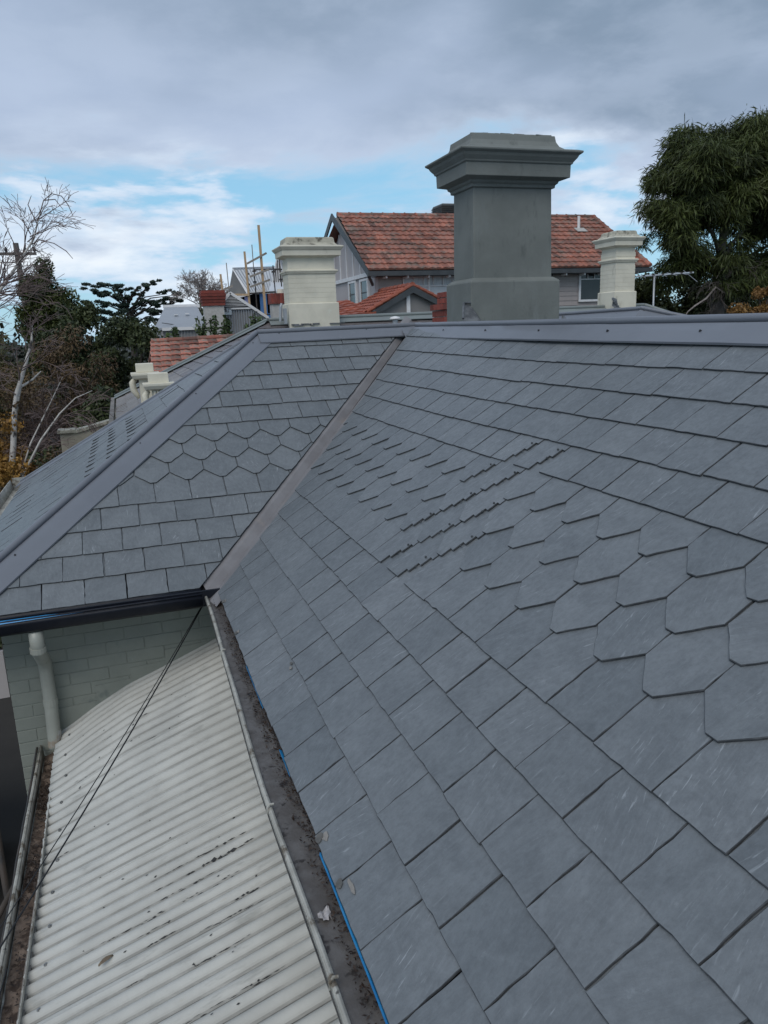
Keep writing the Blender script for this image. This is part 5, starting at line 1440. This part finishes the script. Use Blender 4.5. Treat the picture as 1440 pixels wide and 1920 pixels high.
for pts in ([(-1.166, Y, 3.114), (-1.099, Y, 3.277), (-0.99, Y, 3.358), (-0.882, Y, 3.331), (-0.814, Y, 3.222), (-0.773, Y, 3.087)], [(-1.342, Y, 2.735), (-1.207, Y, 2.802), (-1.044, Y, 2.762), (-0.909, Y, 2.667), (-0.841, Y, 2.572)],
            [(-1.099, Y, 3.277), (-0.963, Y, 3.29), (-0.882, Y, 3.168)], [(-1.207, Y, 2.978), (-1.288, Y, 3.222), (-1.234, Y, 3.331)], [(-1.437, Y, 1.759), (-1.275, Y, 2.003), (-1.099, Y, 2.03), (-0.99, Y, 1.949), (-0.936, Y, 1.813)]):
    mb.tube(pts, [0.0081] + [0.0061] * (len(pts) - 2) + [0.0034], 5)
mb.build('twigs', 'twig', bi)
lob = lobes(-2.02, Y, -0.057, 0.461, 0.407, 0.407, 14, 0.217, 31) + lobes(-1.614, Y, -0.518, 0.461, 0.407, 0.434, 12, 0.190, 32) + [(-1.885, Y, 0.512, 0.190, 0.136, 0.163, 0.0275)]
leaves('crown', 'leaf_autumn', bi, lob, 6500, .056, .6, .5)
lob = lobes(-1.546, Y + .2, -1.019, 0.569, 0.407, 0.434, 16, 0.176, 33) + [(-1.614, Y, 0.81, 0.244, 0.136, 0.163, 0.0220)]
leaves('loose_leaves', 'leaf_brown', bi, lob, 1500, .054, .6, .4)

# small bare trees on the skyline
for i, (x, z, h, lab) in enumerate(((4.65, 4.0, 1.25, 'leafless tree on the skyline above the brick-topped chimney'), (5.55, 3.75, .85, 'smaller leafless tree on the skyline right of the brick-topped chimney'))):
    t = thing('bare_tree', lab, 'tree', (x, 45, GZ), 'leafless skyline trees'); mb = MB(); mb.tube([(x, 45, GZ), (x, 45, z - .5)], [.16, .09], 7)
    for q in range(7): branch(mb, (x, 45, z - .6), (random.gauss(0, .6), random.gauss(0, .4), 1), h * .75, .035, 4, -.02, 2, .25, .6, .007, 4)
    mb.build('branches', 'twig_pale', t)
mass('round_bush', 'dark rounded bush on the skyline left of the brick-topped chimney', 3.3, 33, .5, 2.95, 1.0, 5000, .16, 'leaf_dark', 41, cat='bush')

# upright leafy shrubs in front of the grey house
for i, (x, zt, lab) in enumerate(((1.03, 1.86, 'leftmost and shortest of the upright shrubs above the pinkish tile roof'), (1.83, 2.07, 'upright leafy shrub below the brick-topped chimney'),
                                  (2.42, 2.07, 'upright leafy shrub right of the brick-topped chimney'), (3.06, 1.88, 'small upright shrub by the sage hip cover'), (3.24, 2.2, 'tallest of the upright shrubs, by the scaffold foot'))):
    t = thing('laurel_shrub', lab, 'shrub', (x, 16.5, GZ), 'upright shrubs beyond the low tile roof')
    mb = MB(); lob = []
    for q in range(9):
        dx, dy = random.gauss(0, .16), random.gauss(0, .12); top = zt - random.uniform(0, .35)
        mb.tube([(x, 16.5, GZ), (x + dx * .5, 16.5 + dy, .8), (x + dx, 16.5 + dy, top)], [.03, .02, .006], 5)
        for s_ in np.arange(.9, top, .12): lob.append((x + dx * (.5 + .5 * (s_ - .8) / max(.1, top - .8)), 16.5 + dy, s_, .08, .08, .08, 1))
    mb.build('stem', 'bark_dark', t)
    leaves('foliage', 'leaf_bush', t, lob, 700, .11, .55, .2)

# the big weeping evergreen on the right
rt = thing('weeping_evergreen', 'large dark olive evergreen with drooping sprays at the right edge', 'tree', (21.7, 20, GZ))
def spray_crown(parent, lob, n, blades, ln, mat, name='crown'):
    c = np.array(lob); wgt = c[:, 6] / c[:, 6].sum(); pick = rng.choice(len(c), n, p=wgt)
    d = rng.normal(size=(n, 3)); d /= np.linalg.norm(d, axis=1)[:, None]; d[:, 2] = np.abs(d[:, 2]) * rng.choice([1, 1, -1], n)
    pos = c[pick, :3] + d * c[pick, 3:6] * (rng.random(n) ** .45)[:, None]
    out = d.copy(); out[:, 2] = 0
    V, T = [], []; ct = rng.random(len(c))
    base_t = .5 * ct[pick] + .5 * rng.random(n)
    for b in range(blades):
        dr = out * rng.uniform(.2, .9, (n, 1)) + rng.normal(0, .28, (n, 3)); dr[:, 2] -= rng.uniform(-.1, 1.0, n); dr /= np.linalg.norm(dr, axis=1)[:, None]
        L_ = ln * rng.uniform(.5, 1.25, n)[:, None]; w_ = L_ * rng.uniform(.035, .075, (n, 1))
        sd_ = np.cross(dr, rng.normal(size=(n, 3))); sd_ /= np.linalg.norm(sd_, axis=1)[:, None]
        st = pos + rng.normal(0, .10, (n, 3)); mid = st + dr * L_ * .5; end = st + dr * L_ + np.array([0, 0, -.12]) * L_
        V.append(np.stack([st, mid + sd_ * w_, end, mid - sd_ * w_], 1)); T.append(np.clip(base_t + rng.normal(0, .12, n), 0, 1))
    V = np.concatenate(V).reshape(-1, 3); n4 = len(V) // 4
    return npmesh(name, V, np.arange(4 * n4).reshape(n4, 4), mat, parent, tint=np.concatenate(T))
Yt = 20.
sprl = []
for x, z, rx, rz, wt in ((18.0, 7.3, .55, .6, 1.), (18.9, 7.6, .8, .7, 1.2), (20.2, 7.5, .9, .7, 1.2), (21.4, 7.9, 1.0, .8, 1.2), (22.6, 8.1, 1.1, .9, 1.), (17.6, 6.4, .6, .6, 1.), (18.6, 6.5, .9, .7, 1.3), (19.9, 6.5, .9, .8, 1.2),
                          (21.2, 6.6, 1.0, .8, 1.2), (22.5, 6.6, 1.0, .9, 1.), (17.1, 5.4, .45, .6, .8), (18.0, 5.5, .7, .6, 1.1), (19.2, 5.4, .8, .6, 1.), (20.3, 5.35, .7, .5, .55), (22.3, 5.2, .9, .6, .8), (17.5, 4.6, .5, .5, .8),
                          (18.3, 4.5, .6, .5, .8), (19.4, 4.3, .7, .4, .35), (22.0, 4.2, .8, .7, 1.0), (18.0, 3.6, .4, .5, .4), (22.6, 3.2, .8, .7, .9), (21.3, 5.0, .4, .4, .2), (17.9, 6.1, .9, 1.0, 1.3), (19.2, 6.2, 1.1, 1.2, 1.3), (20.6, 6.2, 1.2, 1.2, 1.2), (22.0, 6.2, 1.2, 1.3, 1.2), (17.8, 5.1, .8, .8, 1.1), (19.0, 5.1, .9, .7, .8), (18.0, 7.0, .6, .6, 1.), (20.0, 7.2, 1.0, .6, 1.), (21.6, 7.4, 1.2, .7, 1.), (22.8, 5.4, 1.0, .8, .9), (17.9, 4.2, .5, .6, .7), (18.4, 3.3, .7, .6, .8), (20.5, 3.0, .8, .6, .9), (22.0, 3.2, 1.0, .8, 1.), (21.0, 4.0, .6, .5, .4), (22.4, 5.6, 1.0, 1.0, 1.2), (19.4, 3.2, .7, .6, .8), (23.4, 3.4, 1.2, 1.0, 1.4), (23.6, 5.0, 1.2, 1.0, 1.4), (23.4, 7.0, 1.2, 1.1, 1.4)):
    for q in range(3): sprl.append((x + 1.55 + random.gauss(0, rx * .45), Yt + random.gauss(0, .7), z + random.gauss(0, rz * .4), rx * .62, .75, rz * .62, wt * rx * rz))
sprl = [q for q in sprl if q[0] - q[3] > 16.95]
spray_crown(rt, sprl, 27000, 7, .32, 'leaf_weep')
mb = MB()
mb.tube([(21.70, Yt, GZ), (21.70, Yt, 1.6), (21.73, Yt, 2.8), (21.70, Yt, 4.0), (21.85, Yt, 5.3), (21.75, Yt, 6.4)], [.30, .26, .22, .17, .12, .06], 10)
for pts in ([(21.75, Yt, 3.3), (22.15, Yt, 4.2), (22.95, Yt, 4.9), (23.95, Yt, 5.6)], [(21.71, Yt, 3.6), (21.15, Yt - .3, 4.3), (20.55, Yt - .4, 5.0), (19.95, Yt - .3, 5.6)], [(21.75, Yt, 2.7), (22.65, Yt, 3.6), (23.85, Yt, 4.1), (24.75, Yt, 4.6)],
            [(21.70, Yt, 2.6), (21.35, Yt - .5, 3.35), (20.85, Yt - .6, 3.6), (20.30, Yt - .6, 3.75)], [(21.71, Yt, 3.1), (21.45, Yt - .5, 3.8), (21.05, Yt - .6, 4.1)], [(21.80, Yt, 4.8), (22.55, Yt, 5.9), (22.95, Yt, 7.0)], [(21.75, Yt, 5.2), (21.25, Yt, 6.3), (20.95, Yt, 7.2)]):
    mb.tube(pts, [.10, .075, .05, .02][:len(pts)] if len(pts) == 4 else [.09, .05, .02], 6)
for q in range(10): branch(mb, (21.70 + random.uniform(-.1, .1), Yt - .3, random.uniform(2.2, 3.6)), (random.choice([-1, -1, 1]) * random.uniform(.5, 1), -.3, random.uniform(-.6, .2)), 1.0, .02, 2, .35, 2, .35, .5, .006, 4)
mb.build('trunk', 'bark_grey', rt, smooth=True)
mb = MB()
mb.tube([(21.25, Yt - .9, 2.35), (20.75, Yt - .9, 2.6), (20.35, Yt - .9, 2.2), (19.85, Yt - .9, 1.95), (19.55, Yt - .9, 1.75), (19.35, Yt - .9, 1.45)], [.02, .03, .035, .03, .02, .01], 6)
mb.tube([(21.35, Yt - .9, 3.1), (21.25, Yt - .9, 3.35), (20.95, Yt - .9, 3.2), (20.75, Yt - .9, 2.9)], [.02, .02, .015, .008], 5)
mb.build('dead_limb', 'twig_pale', rt)
# dark trees behind and below it
for i, (cx, cy, z0, z1, rx, n, sz, mt, lab) in enumerate(((19.6, 25, -3.0, 3.5, 1.8, 24000, .19, 'leaf_dark', 'dark clipped hedge tree directly behind the antenna mast'),
        (22.4, 26, -3.0, 4.3, 2.1, 26000, .2, 'leaf_dark', 'dark evergreen behind the foot of the weeping evergreen'), (25.4, 26, -3.0, 4.4, 2.1, 22000, .2, 'leaf_dark', 'dark evergreen behind the amber bush'),
        (28.8, 26, -3.0, 5.2, 2.2, 22000, .2, 'leaf_dark', 'dark evergreen at the right edge behind the weeping evergreen'),
        (17.6, 24.5, -3.0, 2.6, 1.0, 8000, .17, 'leaf_dark', 'low dark shrub between the narrow cream chimney and the antenna'))):
    mass('hedge_tree', lab, cx, cy, z0, z1, rx, n, sz, mt, 50 + i, lr=.7, ln=60)
# layered conifer seen between
lc = thing('layered_conifer', 'small grey-green layered conifer between the red roof corner and the weeping evergreen', 'tree', (20.6, 30, GZ))
mb = MB(); mb.tube([(20.9, 30, GZ), (20.9, 30, 4.2)], [.16, .03], 7); mb.build('trunk', 'bark_dark', lc)
lob = []
for k in range(9):
    z = 2.0 + k * .26; w_ = 1.1 - k * .1
    for q in range(6): lob.append((20.9 + random.uniform(-w_, w_), 30 + random.uniform(-.5, .5), z, .28, .3, .05, 1))
leaves('crown', 'leaf_cedar', lc, lob, 3500, .2, .3)
mass('amber_bush', 'amber-leaved bush at the foot of the weeping evergreen', 20.6, 17.6, .6, 2.0, .55, 2600, .10, 'leaf_orange', 61, lr=.25, ln=14, cat='bush')
mass('amber_bush', 'amber-leaved bush at the right edge of the picture', 21.9, 18.0, 1.0, 2.65, .6, 2600, .10, 'leaf_orange', 62, lr=.25, ln=14, cat='bush')

# far belt of trees that closes the horizon
c = []
for i in range(150):
    a = R(random.uniform(-45, 62)); d = random.uniform(75, 150); r = random.uniform(2., 4.2)
    c.append((-.4 + d * math.sin(a), -4.6 + d * math.cos(a), random.uniform(-2.5, -.3), r * 1.8, r, r * 1.15, r * r))
o = leaves('distant_woods', 'leaf_far', None, c, 60000, .8, .6); tag(o, 'far belt of dark trees along the horizon', 'woods', kind='stuff')
